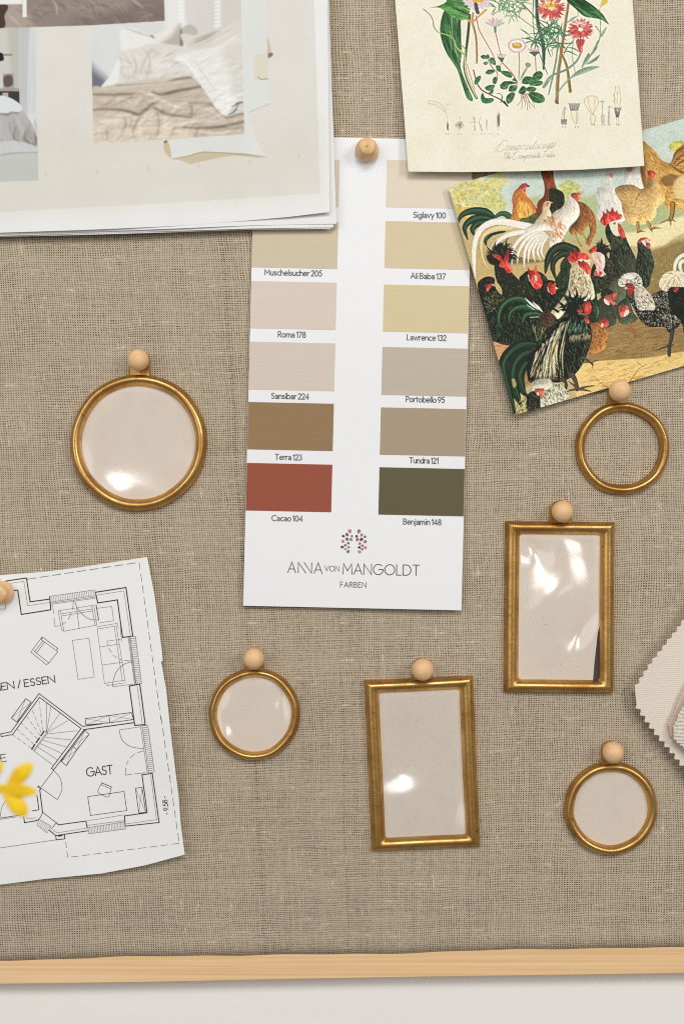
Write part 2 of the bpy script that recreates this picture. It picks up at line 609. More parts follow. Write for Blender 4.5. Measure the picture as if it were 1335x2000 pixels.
def linen_mat():
    m = NT('linen weave')
    uv = m.n.new('ShaderNodeUVMap'); uv.uv_map = 'weave'
    sp = m.n.new('ShaderNodeSeparateXYZ'); m.link(uv.outputs[0], sp.inputs[0])
    u0, v0 = sp.outputs[0], sp.outputs[1]
    lean = m.m('MULTIPLY', m.mapr(u0, 380, 900, .068, 0.004), m.m('SUBTRACT', v0, 1000))
    sway_u = m.noise(m.vec(m.m('MULTIPLY', u0, .011), m.m('MULTIPLY', v0, .006)), 1, 2)
    sway_v = m.noise(m.vec(m.m('MULTIPLY', u0, .006), m.m('MULTIPLY', v0, .011), 7.0), 1, 2)
    fine_u = m.noise(m.vec(m.m('MULTIPLY', u0, .20), m.m('MULTIPLY', v0, .035), 3.0), 1, 2)
    fine_v = m.noise(m.vec(m.m('MULTIPLY', u0, .035), m.m('MULTIPLY', v0, .20), 5.0), 1, 2)
    uu = m.m('ADD', m.m('SUBTRACT', u0, lean), m.m('ADD', m.m('MULTIPLY', m.m('SUBTRACT', sway_u, .5), 17), m.m('MULTIPLY', m.m('SUBTRACT', fine_u, .5), 2.6)))
    vv = m.m('ADD', m.m('ADD', v0, m.m('MULTIPLY', u0, .016)), m.m('ADD', m.m('MULTIPLY', m.m('SUBTRACT', sway_v, .5), 17), m.m('MULTIPLY', m.m('SUBTRACT', fine_v, .5), 2.6)))
    tu, tv = m.m('DIVIDE', uu, 4.7), m.m('DIVIDE', vv, 4.4)
    iu, iv = m.m('FLOOR', tu), m.m('FLOOR', tv)
    fu, fv = m.m('ABSOLUTE', m.m('SUBTRACT', m.m('FRACT', tu), .5)), m.m('ABSOLUTE', m.m('SUBTRACT', m.m('FRACT', tv), .5))
    ru, rv = m.white(iu), m.white(m.m('ADD', iv, 331.7))
    # slubs: a thread swells over part of its length
    su = m.noise(m.vec(m.m('MULTIPLY', iu, 3.71), m.m('MULTIPLY', v0, .02)), 1, 2)
    sv = m.noise(m.vec(m.m('MULTIPLY', u0, .02), m.m('MULTIPLY', iv, 3.71), 9.0), 1, 2)
    slu, slv = m.mapr(su, .63, .76, 0, 1), m.mapr(sv, .62, .74, 0, 1)
    dens = m.noise(m.vec(m.m('MULTIPLY', u0, .012), m.m('MULTIPLY', v0, .012), 2.0), 1, 3)
    dd = m.mapr(dens, .3, .7, -.03, .035, False)
    wu = m.m('ADD', m.m('ADD', m.m('MULTIPLY', ru, .07), .27), m.m('ADD', m.m('MULTIPLY', slu, .16), dd))
    wv = m.m('ADD', m.m('ADD', m.m('MULTIPLY', rv, .07), .27), m.m('ADD', m.m('MULTIPLY', slv, .16), dd))
    gr1 = m.m('MULTIPLY', m.m('SUBTRACT', m.noise(m.vec(m.m('MULTIPLY', u0, .16), m.m('MULTIPLY', v0, .10), 12.0), 1, 2), .5), .34)
    gr2 = m.m('MULTIPLY', m.m('SUBTRACT', m.noise(m.vec(m.m('MULTIPLY', u0, .10), m.m('MULTIPLY', v0, .16), 15.0), 1, 2), .5), .34)
    wu, wv = m.m('ADD', wu, gr1), m.m('ADD', wv, gr2)
    # drawn threads: a few open ladders down the cloth
    for x, k in ((470, .6), (1010, .35), (655, .3)):
        g = m.m('ABSOLUTE', m.m('SUBTRACT', uu, x))
        wu = m.m('SUBTRACT', wu, m.mapr(g, 1.5, 5.0, .22 * k, 0))
    cu = m.mapr(m.m('SUBTRACT', wu, fu), -.05, .07, 0, 1)
    cvv = m.mapr(m.m('SUBTRACT', wv, fv), -.05, .07, 0, 1)
    zu = m.m('MULTIPLY_ADD', m.m('SINE', m.m('MULTIPLY', m.m('ADD', tv, iu), math.pi)), .3, .6)
    zv = m.m('MULTIPLY_ADD', m.m('SINE', m.m('MULTIPLY', m.m('ADD', m.m('ADD', tu, iv), 1), math.pi)), .3, .6)
    hu = m.m('MULTIPLY', cu, m.m('MULTIPLY', zu, m.m('SUBTRACT', 1.0, m.m('MULTIPLY', fu, fu))))
    hv = m.m('MULTIPLY', cvv, m.m('MULTIPLY', zv, m.m('SUBTRACT', 1.0, m.m('MULTIPLY', fv, fv))))
    hh = m.m('MAXIMUM', hu, hv)
    top = m.m('GREATER_THAN', hu, hv)
    fib = m.noise(m.vec(m.m('MULTIPLY', u0, .3), m.m('MULTIPLY', v0, .3)), 1, 3)
    tone_u = m.m('ADD', m.m('MULTIPLY', ru, .14), m.m('MULTIPLY', m.m('ADD', slu, fib), .5))
    tone_v = m.m('ADD', m.m('MULTIPLY', rv, .14), m.m('MULTIPLY', m.m('ADD', slv, fib), .5))
    tone = m.m('ADD', m.m('MULTIPLY', tone_u, top), m.m('MULTIPLY', tone_v, m.m('SUBTRACT', 1.0, top)))
    thread = m.mix(m.m('MULTIPLY', tone, .95, clamp=True), rgba((178, 161, 137)), rgba((219, 204, 181)))
    big = m.noise(m.vec(m.m('MULTIPLY', u0, .004), m.m('MULTIPLY', v0, .004)), 1, 3)
    thread = m.mix(m.mapr(big, .35, .7, 0, .35), thread, rgba((188, 172, 150)))
    tuft = m.noise(m.vec(m.m('MULTIPLY', uu, .055), m.m('MULTIPLY', vv, .12), 4.0), 1, 3)
    tuft = m.mapr(tuft, .70, .78, 0, 1)
    thread = m.mix(m.m('MULTIPLY', tuft, .6), thread, rgba((214, 198, 170)))
    cover = m.m('MAXIMUM', m.m('MAXIMUM', cu, cvv), m.m('MULTIPLY', tuft, .8))
    m.base(m.mix(cover, rgba((80, 66, 52)), thread))
    m.p(Roughness=.9)
    m.b.inputs['Specular IOR Level'].default_value = .12
    m.bump(hh, .55, .0005)
    return m.mat


def brass_mat():
    m = NT('old brass')
    c = m.place()
    a = m.noise(c, 60, 4, .6)
    f = m.noise(c, 420, 3, .6)
    col = m.mix(m.mapr(a, .35, .7, 0, 1), rgba((214, 171, 104)), rgba((178, 132, 70)))
    col = m.mix(m.mapr(f, .58, .72, 0, .6), col, rgba((122, 92, 52)))
    m.base(col)
    m.p(Metallic=1.0)
    m.link(m.mapr(a, .3, .7, .33, .46), m.b.inputs['Roughness'])
    hb = m.m('ADD', m.m('MULTIPLY', f, .35), m.noise(c, 110, 2))
    m.bump(hb, .35, .0006)
    return m.mat


def wood_mat(name, a, b, grain):
    m = NT(name)
    c = m.coords()
    v = m.scale(c, grain)
    f = m.noise(v, 1.0, 4, .55)
    g = m.noise(m.scale(c, tuple(t * 6 for t in grain)), 1.0, 3, .6)
    h = m.noise(c, 8, 2)
    k = m.m('ADD', m.m('MULTIPLY', m.mapr(f, .35, .68, 0, 1), .7), m.m('MULTIPLY', g, .3))
    k = m.m('ADD', k, m.m('MULTIPLY', m.m('SUBTRACT', h, .5), .5), clamp=True)
    m.base(m.mix(k, rgba(a), rgba(b)))
    m.p(Roughness=.5)
    m.b.inputs['Specular IOR Level'].default_value = .35
    m.bump(g, .12, .0004)
    return m.mat


def film_mat():
    m = NT('clear film')
    n = m.n
    tr = n.new('ShaderNodeBsdfTransparent'); gl = n.new('ShaderNodeBsdfGlossy'); gl.inputs['Roughness'].default_value = .21
    fr = n.new('ShaderNodeFresnel')
    gm = n.new('ShaderNodeNewGeometry')
    m.link(m.mapr(gm.outputs['Backfacing'], 0, 1, 1.85, 1 / 1.85, False), fr.inputs[0])
    mx = n.new('ShaderNodeMixShader')
    b = n.new('ShaderNodeBump'); b.inputs['Strength'].default_value = .12; b.inputs['Distance'].default_value = .0004
    m.link(m.noise(m.coords(), 220, 3), b.inputs['Height'])
    m.link(b.outputs[0], gl.inputs['Normal'])
    m.link(fr.outputs[0], mx.inputs[0]); m.link(tr.outputs[0], mx.inputs[1]); m.link(gl.outputs[0], mx.inputs[2])
    m.link(mx.outputs[0], n['Material Output'].inputs['Surface'])
    return m.mat


def woven_mat(name, a, b, cell, bump, dist):
    m = NT(name)
    c = m.coords()
    sp = m.n.new('ShaderNodeSeparateXYZ'); m.link(c, sp.inputs[0])
    w = m.noise(c, cell * .12, 2)
    p = m.m('ADD', m.m('MULTIPLY', m.m('ADD', sp.outputs[0], sp.outputs[2]), cell * 4.4), m.m('MULTIPLY', w, 9))
    q = m.m('ADD', m.m('MULTIPLY', m.m('SUBTRACT', sp.outputs[0], sp.outputs[2]), cell * 4.4), m.m('MULTIPLY', w, -9))
    wv = m.m('MULTIPLY', m.m('SINE', p), m.m('SINE', q))
    f = m.noise(c, cell * 1.3, 4, .65)
    k = m.m('ADD', m.m('MULTIPLY_ADD', wv, .10, .18), m.m('MULTIPLY', f, .7), clamp=True)
    m.base(m.mix(k, rgba(a), rgba(b)))
    m.p(Roughness=.95)
    m.b.inputs['Specular IOR Level'].default_value = .1
    m.b.inputs['Sheen Weight'].default_value = .25
    hb = m.m('ADD', m.m('MULTIPLY', f, 1.0), m.m('MULTIPLY', wv, .25))
    m.bump(hb, bump, dist)
    return m.mat


M_LINEN = linen_mat()
M_BRASS = brass_mat()
M_BALL = wood_mat('pale turned wood', (242, 202, 154), (224, 176, 124), (60, 60, 420))
M_PIN = wood_mat('pale end grain wood', (242, 206, 158), (218, 168, 112), (300, 120, 300))
M_RAIL = wood_mat('pine rail', (247, 211, 164), (228, 185, 132), (6, 520, 760))
M_FILM = film_mat()
M_STEEL = NT('pin steel').p(Metallic=1.0, Roughness=.3).mat
M_CREAM = paper_mat('cream handmade paper', (228, 214, 199), .07, .8, .2, .3, .5)
M_CREAM2 = paper_mat('grey cream paper', (219, 208, 194), .07, .8, .2, .3, .5)
M_DARKBACK = paper_mat('dark backing board', (74, 66, 60), .2, .9)
M_WHITE = paper_mat('white office paper', (236, 235, 233), .02, .7, .08)
M_CARD = paper_mat('white card', (240, 240, 241), .015, .5, .05, .4)
M_PLAN = paper_mat('plan paper', (241, 240, 238), .02, .7, .08)
M_PRINT = print_mat('matt print')
M_PRINT2 = print_mat('satin print', .5, .16)
M_INK = ink_mat('grey ink', (84, 83, 86))
M_PLANINK = ink_mat('black plan ink', (38, 38, 42))
M_PLANGREY = ink_mat('grey plan ink', (120, 122, 128))

# ------------------------------------------------------------------ the setting: wall, pinboard
wv = []
for x in (-1.6, 1.6):
    for z in (-1.6, 1.4):
        wv.append((x, 0.0145, z))
mw = NT('white painted wall')
mw.base(rgba((242, 238, 233)))
mw.p(Roughness=.8)
mw.bump(mw.noise(mw.coords(), 240, 3), .12, .0006)
wall = mesh_obj('wall', wv, [(0, 2, 3, 1)], mw.mat)
tag(wall, kind='structure')


def nsum(x, y, sets):
    r = 0 * x
    for ax, ay, ph, am in sets:
        r = r + am * np.sin(x * ax + y * ay + ph)
    return r


def linen_h(x, y):
    return nsum(np.asarray(x, float), np.asarray(y, float), [(.009, .004, 1, .00025), (.004, -.011, 2, .00025), (.017, .013, .3, .00012)])


def linen_edge(x):
    return 1876.5 - .0178 * x + nsum(np.asarray(x, float), 0, [(.018, 0, .4, .9), (.041, 0, 1.0, .6), (.0079, 0, 2.0, 1.2)])


board = bpy.data.objects.new('pinboard', None)
board.empty_display_size = .05
SC.collection.objects.link(board)
board['org'] = [0.0, 0.0, 0.0]
tag(board, 'large pinboard covered in coarse beige linen with a pale pine rail below', 'pinboard')
nx, ny, nr = 150, 190, 12
xs = np.linspace(-190, 1525, nx)
RR = 20.0
vs, uvs = [], []
for j in range(ny + nr):
    for x in xs:
        ye = float(linen_edge(x))
        if j < ny:
            y = -190 + (ye - RR + 190) * j / (ny - 1)
            h = float(linen_h(x, y))
            vs.append(P(x, y, h)); uvs.append((x, y))
        else:
            th = (j - ny + 1) / nr * math.radians(115)
            y = ye - RR + RR * math.sin(th)
            h = float(linen_h(x, ye - RR)) - RR * S * (1 - math.cos(th)) * 1.25
            vs.append(P(x, y, h)); uvs.append((x, ye - RR + RR * th))
fs = [(j * nx + i, (j + 1) * nx + i, (j + 1) * nx + i + 1, j * nx + i + 1) for j in range(ny + nr - 1) for i in range(nx - 1)]
cover = mesh_obj('linen_cover', vs, fs, M_LINEN, board, smooth=True)
ul = cover.data.uv_layers.new(name='weave')
ii = np.empty(len(cover.data.loops), np.int32); cover.data.loops.foreach_get('vertex_index', ii)
ul.data.foreach_set('uv', np.array(uvs, np.float32)[ii].ravel())


def box_verts(x0, x1, y0, y1, z0, z1):
    v = [(x, y, z) for x in (x0, x1) for y in (y0, y1) for z in (z0, z1)]
    f = [(0, 1, 3, 2), (4, 6, 7, 5), (0, 4, 5, 1), (2, 3, 7, 6), (0, 2, 6, 4), (1, 5, 7, 3)]
    return v, f


# pine rail: bevelled long bar, its face a little behind the cloth
rl = []
hr, hb = -.0035, -.0140
for x in np.linspace(-260, 1600, 60):
    yt, yb = 1866 - .0178 * x, 1923.5 - .0165 * x + .6 * math.sin(x * .006)
    bz = 2.2
    for (y, h) in ((yt, hb), (yt, hr - .0006), (yt + bz, hr), (yb - bz, hr), (yb, hr - .0006), (yb, hb)):
        q = P(x, y, hr)
        rl.append((q[0], -h, q[2]))
rf = [(i * 6 + k, i * 6 + (k + 1) % 6, (i + 1) * 6 + (k + 1) % 6, (i + 1) * 6 + k) for i in range(59) for k in range(6)]
rf += [tuple(range(6)), tuple(range(59 * 6 + 5, 59 * 6 - 1, -1))]
mesh_obj('wooden_rail', rl, rf, M_RAIL, board)

# ------------------------------------------------------------------ colour card
def card_h(x, y):
    x = np.asarray(x, float); y = np.asarray(y, float)
    b = np.clip((y - 300) / 900, 0, 1)
    return .0015 + .0014 * b ** 2 + .0006 * np.sin(x * .011 + y * .004) * b + .0004 * np.sin(y * .012)


def CP(s, t):
    return np.array([497.5 + s * .99977 - t * .0246, 265 + s * .0212 + t])


CW, CH = 425.5, 918.0
g = coons([CP(0, 0), CP(CW, 0)], [CP(CW, 0), CP(CW, CH)], [CP(0, CH), CP(CW, CH)], [CP(0, 0), CP(0, CH)], 30, 60, False)
card = sheet('colour_card', g, card_h, .00045, M_CARD)
tag(card, 'tall white paint colour card with two columns of colour samples under a flat wooden pin', 'colour card')


def swatch(s0, s1, t0, t1, col, lab):
    g = coons([CP(s0, t0), CP(s1, t0)], [CP(s1, t0), CP(s1, t1)], [CP(s0, t1), CP(s1, t1)], [CP(s0, t0), CP(s0, t1)], 14, 10, False)
    o = sheet('colour_swatch', g, lambda x, y: card_h(x, y) + .00012, .0001, paint_mat('paint ' + lab, col), card)
    o['label'] = lab
    return o


SWL = [(43.5, 136, (222, 208, 190), 'pale beige swatch half under the paper stack'),
       (164.5, 257, (208, 194, 166), 'greenish beige swatch'), (283.6, 376, (219, 203, 190), 'pale pink beige swatch'),
       (402, 495.6, (214, 201, 186), 'pale greige swatch'), (520, 612.5, (150, 122, 86), 'mid brown swatch'),
       (639, 732, (153, 80, 58), 'rust red swatch')]
SWR = [(41.5, 134, (228, 214, 193), 'cream swatch'), (161, 253, (218, 200, 165), 'sand yellow swatch'),
       (285, 377, (216, 199, 158), 'deeper sand yellow swatch'), (407, 500.6, (195, 181, 164), 'warm grey swatch'),
       (525, 617.5, (172, 152, 128), 'brown grey swatch'), (642, 734.5, (98, 89, 61), 'dark olive swatch')]
for t0, t1, c, lab in SWL: swatch(.4, 167, t0, t1, c, lab)
for t0, t1, c, lab in SWR: swatch(259, CW - .4, t0, t1, c, lab)


def label(text, x0, x1, y, dy=None):
    L = Lines(lambda x, y: card_h(x, y) + .00004)
    letters(L, text, (x0, y), (x1, y + (x1 - x0) * .0212), 10.6, 1.7, .19, .40)
    return L.build('label_lettering', M_INK, card)


def Z4(x, y): return (460 + x / 2.781, 250 + y / 2.781)
def Z5(x, y): return (460 + x / 2.781, 720 + y / 2.781)


for text, z, x0, x1, yb in [('Siglavy 100', Z4, 965, 1138, 486), ('Ali Baba 137', Z4, 950, 1137, 817), ('Lawrence 132', Z4, 930, 1141, 1151),
                            ('Muschelsucher 205', Z4, 158, 467, 798), ('Roma 178', Z4, 231, 379, 1135), ('Sansibar 224', Z5, 195, 397, 162),
                            ('Portobello 95', Z5, 925, 1132, 180), ('Terra 123', Z5, 215, 358, 494), ('Tundra 121', Z5, 943, 1099, 512),
                            ('Cacao 104', Z5, 197, 362, 826), ('Benjamin 148', Z5, 910, 1114, 845)]:
    a, b = z(x0, yb), z(x1, yb)
    label(text, a[0], b[0], a[1])

L = Lines(lambda x, y: card_h(x, y) + .00004)
def ZL(x, y): return (540 + x / 4.45, 1080 + y / 4.45)
for st in [[(97, 170), (133, 80), (165, 172)], [(110, 138), (154, 140)], [(187, 172), (189, 82), (254, 174)], [(240, 84), (303, 175), (305, 85)],
           [(325, 177), (361, 86), (395, 179)], [(337, 146), (384, 148)]]:
    L.line([ZL(*p) for p in st], 1.75)
letters(L, 'VON', ZL(418, 157), ZL(543, 160), 10.3, 1.2, .2)
letters(L, 'MANGOLDT', ZL(575, 182), ZL(1238, 196), 20.2, 1.75, .2)
letters(L, 'FARBEN', ZL(553, 296), ZL(777, 301), 10, 1.3, .28)
L.build('maker_lettering', M_INK, card)

EC = {'o': (200, 112, 96), 'g': (104, 102, 106), 'd': (84, 48, 50), 't': (112, 118, 120), 'p': (172, 112, 112), 'm': (130, 108, 110), 'k': (194, 120, 92)}
EL = {k: Lines(lambda x, y: card_h(x, y) + .00004) for k in EC}
for x, y, r, dx, dy, k in [(430, 325, 66, 30, 100, 'o'), (325, 455, 58, 70, 70, 'g'), (185, 515, 48, 75, 40, 'd'), (510, 515, 42, 15, 70, 't'), (325, 622, 58, 65, 70, 'g'),
                           (470, 635, 56, 65, 70, 'p'), (172, 710, 54, 80, 30, 'k'), (372, 780, 46, 70, 40, 'g'), (262, 855, 46, 70, 0, 'g'), (148, 922, 52, 80, 0, 'd'),
                           (385, 930, 46, 75, 0, 'p'), (265, 995, 46, 75, 0, 'k'), (368, 1095, 56, 70, -60, 'm'),
                           (775, 330, 66, -45, 105, 'm'), (875, 470, 56, -60, 70, 'o'), (1000, 538, 50, -70, 40, 't'), (688, 520, 48, -30, 65, 'd'), (720, 640, 58, -60, 70, 'm'),
                           (868, 635, 60, -60, 65, 'd'), (1010, 720, 58, -80, 45, 'm'), (808, 795, 52, -70, 30, 'p'), (915, 875, 46, -75, -5, 'm'), (795, 937, 48, -85, 0, 'd'),
                           (1020, 945, 52, -75, -10, 'o'), (898, 1005, 48, -75, -20, 't'), (798, 1108, 56, -65, -65, 'k')]:
    a0 = math.atan2(dy, dx)
    pts = [(x + r * math.cos(a0 + t), y + r * math.sin(a0 + t)) for t in np.linspace(.75, 2 * math.pi - .75, 16)] + [(x + dx, y + dy)]
    EL[k].fill([(660 + px / 19.07, 1020 + py / 19.07) for px, py in pts])
for k in EC:
    EL[k].build('tree_emblem', ink_mat('emblem ink', EC[k]), card)


# ------------------------------------------------------------------ floor plan
def plan_h(x, y):
    x = np.asarray(x, float); y = np.asarray(y, float)
    e = np.clip((x - 150) / 200, 0, 1); b = np.clip((y - 1550) / 180, 0, 1)
    return .0018 + .0042 * e ** 2 * (0.6 + .4 * np.sin((y - 1100) * .006)) + .0022 * b ** 2 + .0006 * np.sin(x * .014 + y * .006)


g = coons([(-140, 1139), (0, 1123.5), (85, 1117), (142, 1110), (228, 1097), (287.5, 1087.6)],
          [(287.5, 1087.6), (302, 1164), (316, 1269), (318, 1290.2), (314.6, 1292), (324.5, 1346), (331, 1410), (340, 1485), (348.7, 1554), (353, 1611), (361, 1669)],
          [(-140, 1744), (0, 1728), (85, 1717), (199, 1706), (284, 1690), (361, 1669)],
          [(-140, 1139), (-140, 1744)], 50, 150, False)
plan = sheet('floor_plan', g, plan_h, .00016, M_PLAN)
tag(plan, 'white sheet with a printed house floor plan at the left edge of the board', 'floor plan')


def Q1(p): return (p[0] / 3.513, 1070 + p[1] / 3.513)
def Q2(p): return (p[0] / 3.513, 1400 + p[1] / 3.513)
def Q3(p): return (p[0] / 4.76, 1320 + p[1] / 4.76)


PK, PG = Lines(plan_h), Lines(plan_h)
TH, MD, TN = 2.2, 1.25, .95
def K(q, pts, w=TH): PK.line([q(p) for p in pts], w)
def G(q, pts, w=TN): PG.line([q(p) for p in pts], w)
def cur(pts): return [tuple(p) for p in resample(pts, 10)]
def hatch(q, a, b, c, d, n):
    a, b, c, d = [np.array(t, float) for t in (a, b, c, d)]
    G(q, [a, b, c, d, a])
    for i in range(1, n): G(q, [a + (b - a) * i / n, d + (c - d) * i / n], .7)
def cross(q, a, b, c, d): K(q, [a, b, c, d, a], MD); G(q, [a, c], .7); G(q, [b, d], .7)


K(Q1, [(40, 228), (183, 207), (208, 370), (342, 352)]); K(Q1, [(100, 292), (123, 290), (148, 457), (350, 425), (342, 334)])
K(Q1, [(912, 607), (865, 272), (655, 305), (672, 378), (806, 357), (842, 615), (912, 605)])
K(Q1, [(888, 948), (925, 1218), (997, 1213), (960, 935), (888, 948)])
G(Q1, [(75, 243), (165, 230), (192, 397), (340, 375)]); G(Q1, [(665, 325), (850, 295), (895, 600)]); G(Q1, [(942, 950), (978, 1212)])
hatch(Q1, (343, 332), (653, 288), (658, 328), (347, 372), 26)
G(Q1, [(348, 380), (655, 338)], 1.0); G(Q1, [(350, 387), (655, 346)])
PG.dash(Q1((190, 215)), Q1((950, 100)), 1.4, 17, 7.5)
PK.dash(Q1((955, 98)), Q1((1105, 1180)), .9, 15, 8); PK.dash(Q2((1105, 0)), Q2((1230, 868)), .9, 15, 8)
PK.dash(Q2((1230, 868)), Q2((465, 965)), .9, 14, 8); PK.dash(Q2((465, 965)), Q2((450, 840)), .9, 12, 7)
G(Q1, [(400, 432), (645, 393), (665, 530), (440, 572), (425, 565), (400, 432)]); G(Q1, [(415, 430), (440, 572)]); G(Q1, [(425, 452), (640, 418)]); G(Q1, [(428, 466), (642, 432)])
G(Q1, [(630, 400), (655, 535)]); G(Q1, [(527, 418), (545, 557)])
for a, b in (((505, 360), (500, 425)), ((490, 450), (470, 490)), ((455, 510), (425, 527)), ((362, 390), (370, 450)), ((373, 480), (378, 540)), ((378, 540), (415, 533))): G(Q1, [a, b], 1.0)
K(Q1, cur([(515, 365), (530, 410), (570, 460), (620, 490), (675, 495)]), .9); K(Q1, [(660, 390), (678, 495)], 1.5)
G(Q1, [(668, 415), (768, 402), (780, 500), (682, 515)], 1.0)
for l in ([(800, 535), (668, 558), (718, 930), (855, 908)], [(668, 552), (675, 540), (805, 518), (812, 545)], [(785, 540), (840, 910)], [(800, 540), (860, 915)], [(688, 680), (822, 660)],
          [(705, 803), (842, 785)], [(735, 932), (735, 945), (862, 925)], [(825, 545), (835, 640)]): G(Q1, l, .95)
K(Q1, cur([(915, 780), (850, 800), (800, 850), (778, 910), (775, 953)]), .9); G(Q1, [(775, 953), (915, 935)])
for a, b in (((735, 640), (775, 635)), ((790, 633), (825, 628)), ((735, 640), (738, 672)), ((748, 690), (765, 718)), ((775, 735), (800, 752)), ((815, 760), (840, 770)), ((855, 772), (910, 776))): G(Q1, [a, b], 1.0)
hatch(Q1, (893, 610), (930, 607), (972, 930), (935, 935), 1)
for i in range(27):
    t = i / 26; K(Q1, [(893 + 42 * t, 610 + 325 * t), (930 + 42 * t, 607 + 323 * t)], .7)
G(Q1, [(880, 615), (925, 940)], 1.0); G(Q1, [(887, 613), (931, 940)], 1.0)
for l in ([(285, 630), (292, 612), (398, 690), (388, 703)], [(290, 612), (213, 715), (320, 802), (335, 790)], [(285, 630), (398, 712), (335, 792)], [(230, 705), (335, 788)], [(240, 712), (295, 640)], [(252, 722), (307, 648)]): K(Q1, l, 1.0)
G(Q1, [(498, 635), (612, 620), (648, 886), (537, 903), (498, 635)], 1.0)
cross(Q1, (585, 1172), (748, 1150), (755, 1200), (590, 1215)); cross(Q1, (748, 1150), (902, 1130), (917, 1178), (755, 1200))
# the stair and the guest room
K(Q3, [(120, 545), (15, 565), (8, 540), (105, 520), (365, 165), (770, 470), (952, 446)], 1.6); K(Q3, [(120, 545), (370, 200), (755, 490), (480, 860), (500, 875), (780, 505)], 1.6)
K(Q2, [(575, 88), (922, 40)], 2.0)
cross(Q3, (240, 212), (292, 245), (160, 430), (108, 392)); cross(Q3, (790, 505), (830, 545), (715, 690), (680, 655)); cross(Q3, (680, 655), (715, 690), (620, 835), (570, 795))
for a, b in (((432, 515), (435, 250)), ((436, 518), (475, 285)), ((440, 520), (560, 345)), ((445, 525), (635, 415)), ((445, 540), (720, 510)), ((430, 572), (660, 595)), ((405, 600), (615, 660)),
             ((375, 630), (575, 720)), ((350, 660), (535, 780)), ((320, 700), (495, 830))): G(Q3, [a, b], .9)
for a, b in (((400, 510), (365, 235)), ((385, 530), (300, 310)), ((375, 555), (250, 375)), ((350, 585), (200, 440)), ((320, 640), (155, 490)), ((295, 672), (120, 548))): PG.dash(Q3(a), Q3(b), .9, 8, 5)
PK.dash(Q3((412, 515)), Q3((297, 680)), 2.6, 11, 5); G(Q3, [(412, 512), (445, 530), (322, 697), (305, 685)], 1.0); G(Q3, [(435, 528), (316, 690)], .9)
K(Q3, [(500, 880), (380, 1040), (535, 1150)], 1.0); K(Q3, cur([(500, 880), (560, 950), (578, 1040), (562, 1100), (535, 1150)]), .9)
K(Q3, [(352, 1035), (360, 1025), (378, 1050), (372, 1065), (398, 1270)], 1.9); K(Q3, [(345, 1110), (364, 1245), (300, 1255)], 1.6)
K(Q3, [(368, 1330), (400, 1270), (525, 1365), (490, 1410)], 1.2); K(Q3, [(525, 1365), (545, 1385), (800, 1350), (812, 1412)], 1.8)
hatch(Q3, (365, 1335), (475, 1395), (440, 1460), (345, 1385), 7)
K(Q3, [(222, 1310), (230, 1365), (345, 1345), (362, 1335)], 1.8); K(Q3, [(460, 1435), (520, 1485), (820, 1440)], 1.8); G(Q3, [(465, 1405), (530, 1460), (815, 1415)])
K(Q3, [(520, 1488), (525, 1525), (605, 1515), (600, 1480)], 1.8); K(Q3, [(545, 1490), (580, 1486)], 2.2); G(Q3, [(0, 1600), (520, 1525)], 1.2); G(Q3, [(250, 1310), (252, 1330), (340, 1320)])
K(Q3, cur([(5, 1310), (20, 1220), (70, 1145)]), .9); K(Q3, [(5, 1322), (220, 1290)], 1.4); K(Q3, [(0, 1335), (150, 1312)], .9)
K(Q2, [(603, 548), (852, 512), (870, 643), (622, 677), (603, 548)], 1.2)
K(Q2, cur([(700, 455), (675, 500), (680, 525), (735, 550), (750, 540), (765, 485)]), 1.0); K(Q2, [(698, 452), (766, 482)], 1.4); K(Q2, [(692, 464), (760, 494)], .9)
cross(Q2, (930, 490), (975, 484), (1000, 655), (953, 660))
K(Q2, [(860, 750), (1092, 725), (1045, 388), (975, 398), (1010, 658), (855, 680), (860, 750)], 1.9); G(Q2, [(1035, 400), (1075, 705), (865, 735)])
hatch(Q2, (605, 760), (860, 720), (862, 770), (610, 803), 24); G(Q2, [(600, 745), (855, 712)], 1.0); G(Q2, [(595, 715), (855, 672)])
hatch(Q2, (975, 62), (1015, 58), (1060, 378), (1020, 383), 1)
for i in range(25):
    t = i / 24; K(Q2, [(975 + 45 * t, 62 + 321 * t), (1015 + 45 * t, 58 + 320 * t)], .7)
G(Q2, [(965, 65), (1012, 388)], 1.0); G(Q2, [(818, 90), (965, 68)], 1.0); K(Q2, cur([(818, 90), (840, 160), (900, 205), (985, 218)]), .9)
for a, b in (((985, 235), (945, 245)), ((925, 255), (895, 280)), ((880, 300), (868, 330)), ((864, 350), (860, 398)), ((860, 400), (905, 394)), ((925, 391), (1000, 384))): G(Q2, [a, b], 1.1)
G(Q1, [(0, 420), (40, 420), (38, 385)], 1.0); G(Q1, [(0, 215), (12, 213)], 1.0)
PK.build('plan_drawing', M_PLANINK, plan)
PG.build('plan_fine_lines', M_PLANGREY, plan)
for t, p, q, c, w_, gp in (('NEN / ESSEN', (-11.5, 1350.2), (108, 1332.6), 13.6, 1.9, .17), ('GAST', (170.2, 1516.7), (220.6, 1511), 16.6, 2.0, .13), ('E', (3, 1488.3), (13, 1486.6), 14, 1.6, .1), ('- 9.58 -', (330, 1590), (325.6, 1555), 9, 1.4, .14)):
    L = Lines(plan_h)
    letters(L, t, p, q, c, w_, gp)
    L.build('plan_lettering', M_PLANINK, plan)


# ------------------------------------------------------------------ frames
def place(px, py, h, rot):
    q = P(px, py, h)
    m = Matrix.Translation((q[0], 0, q[2])) @ Matrix.Rotation(math.pi / 2, 4, 'X') @ Matrix.Rotation(math.radians(rot), 4, 'Z')
    return m


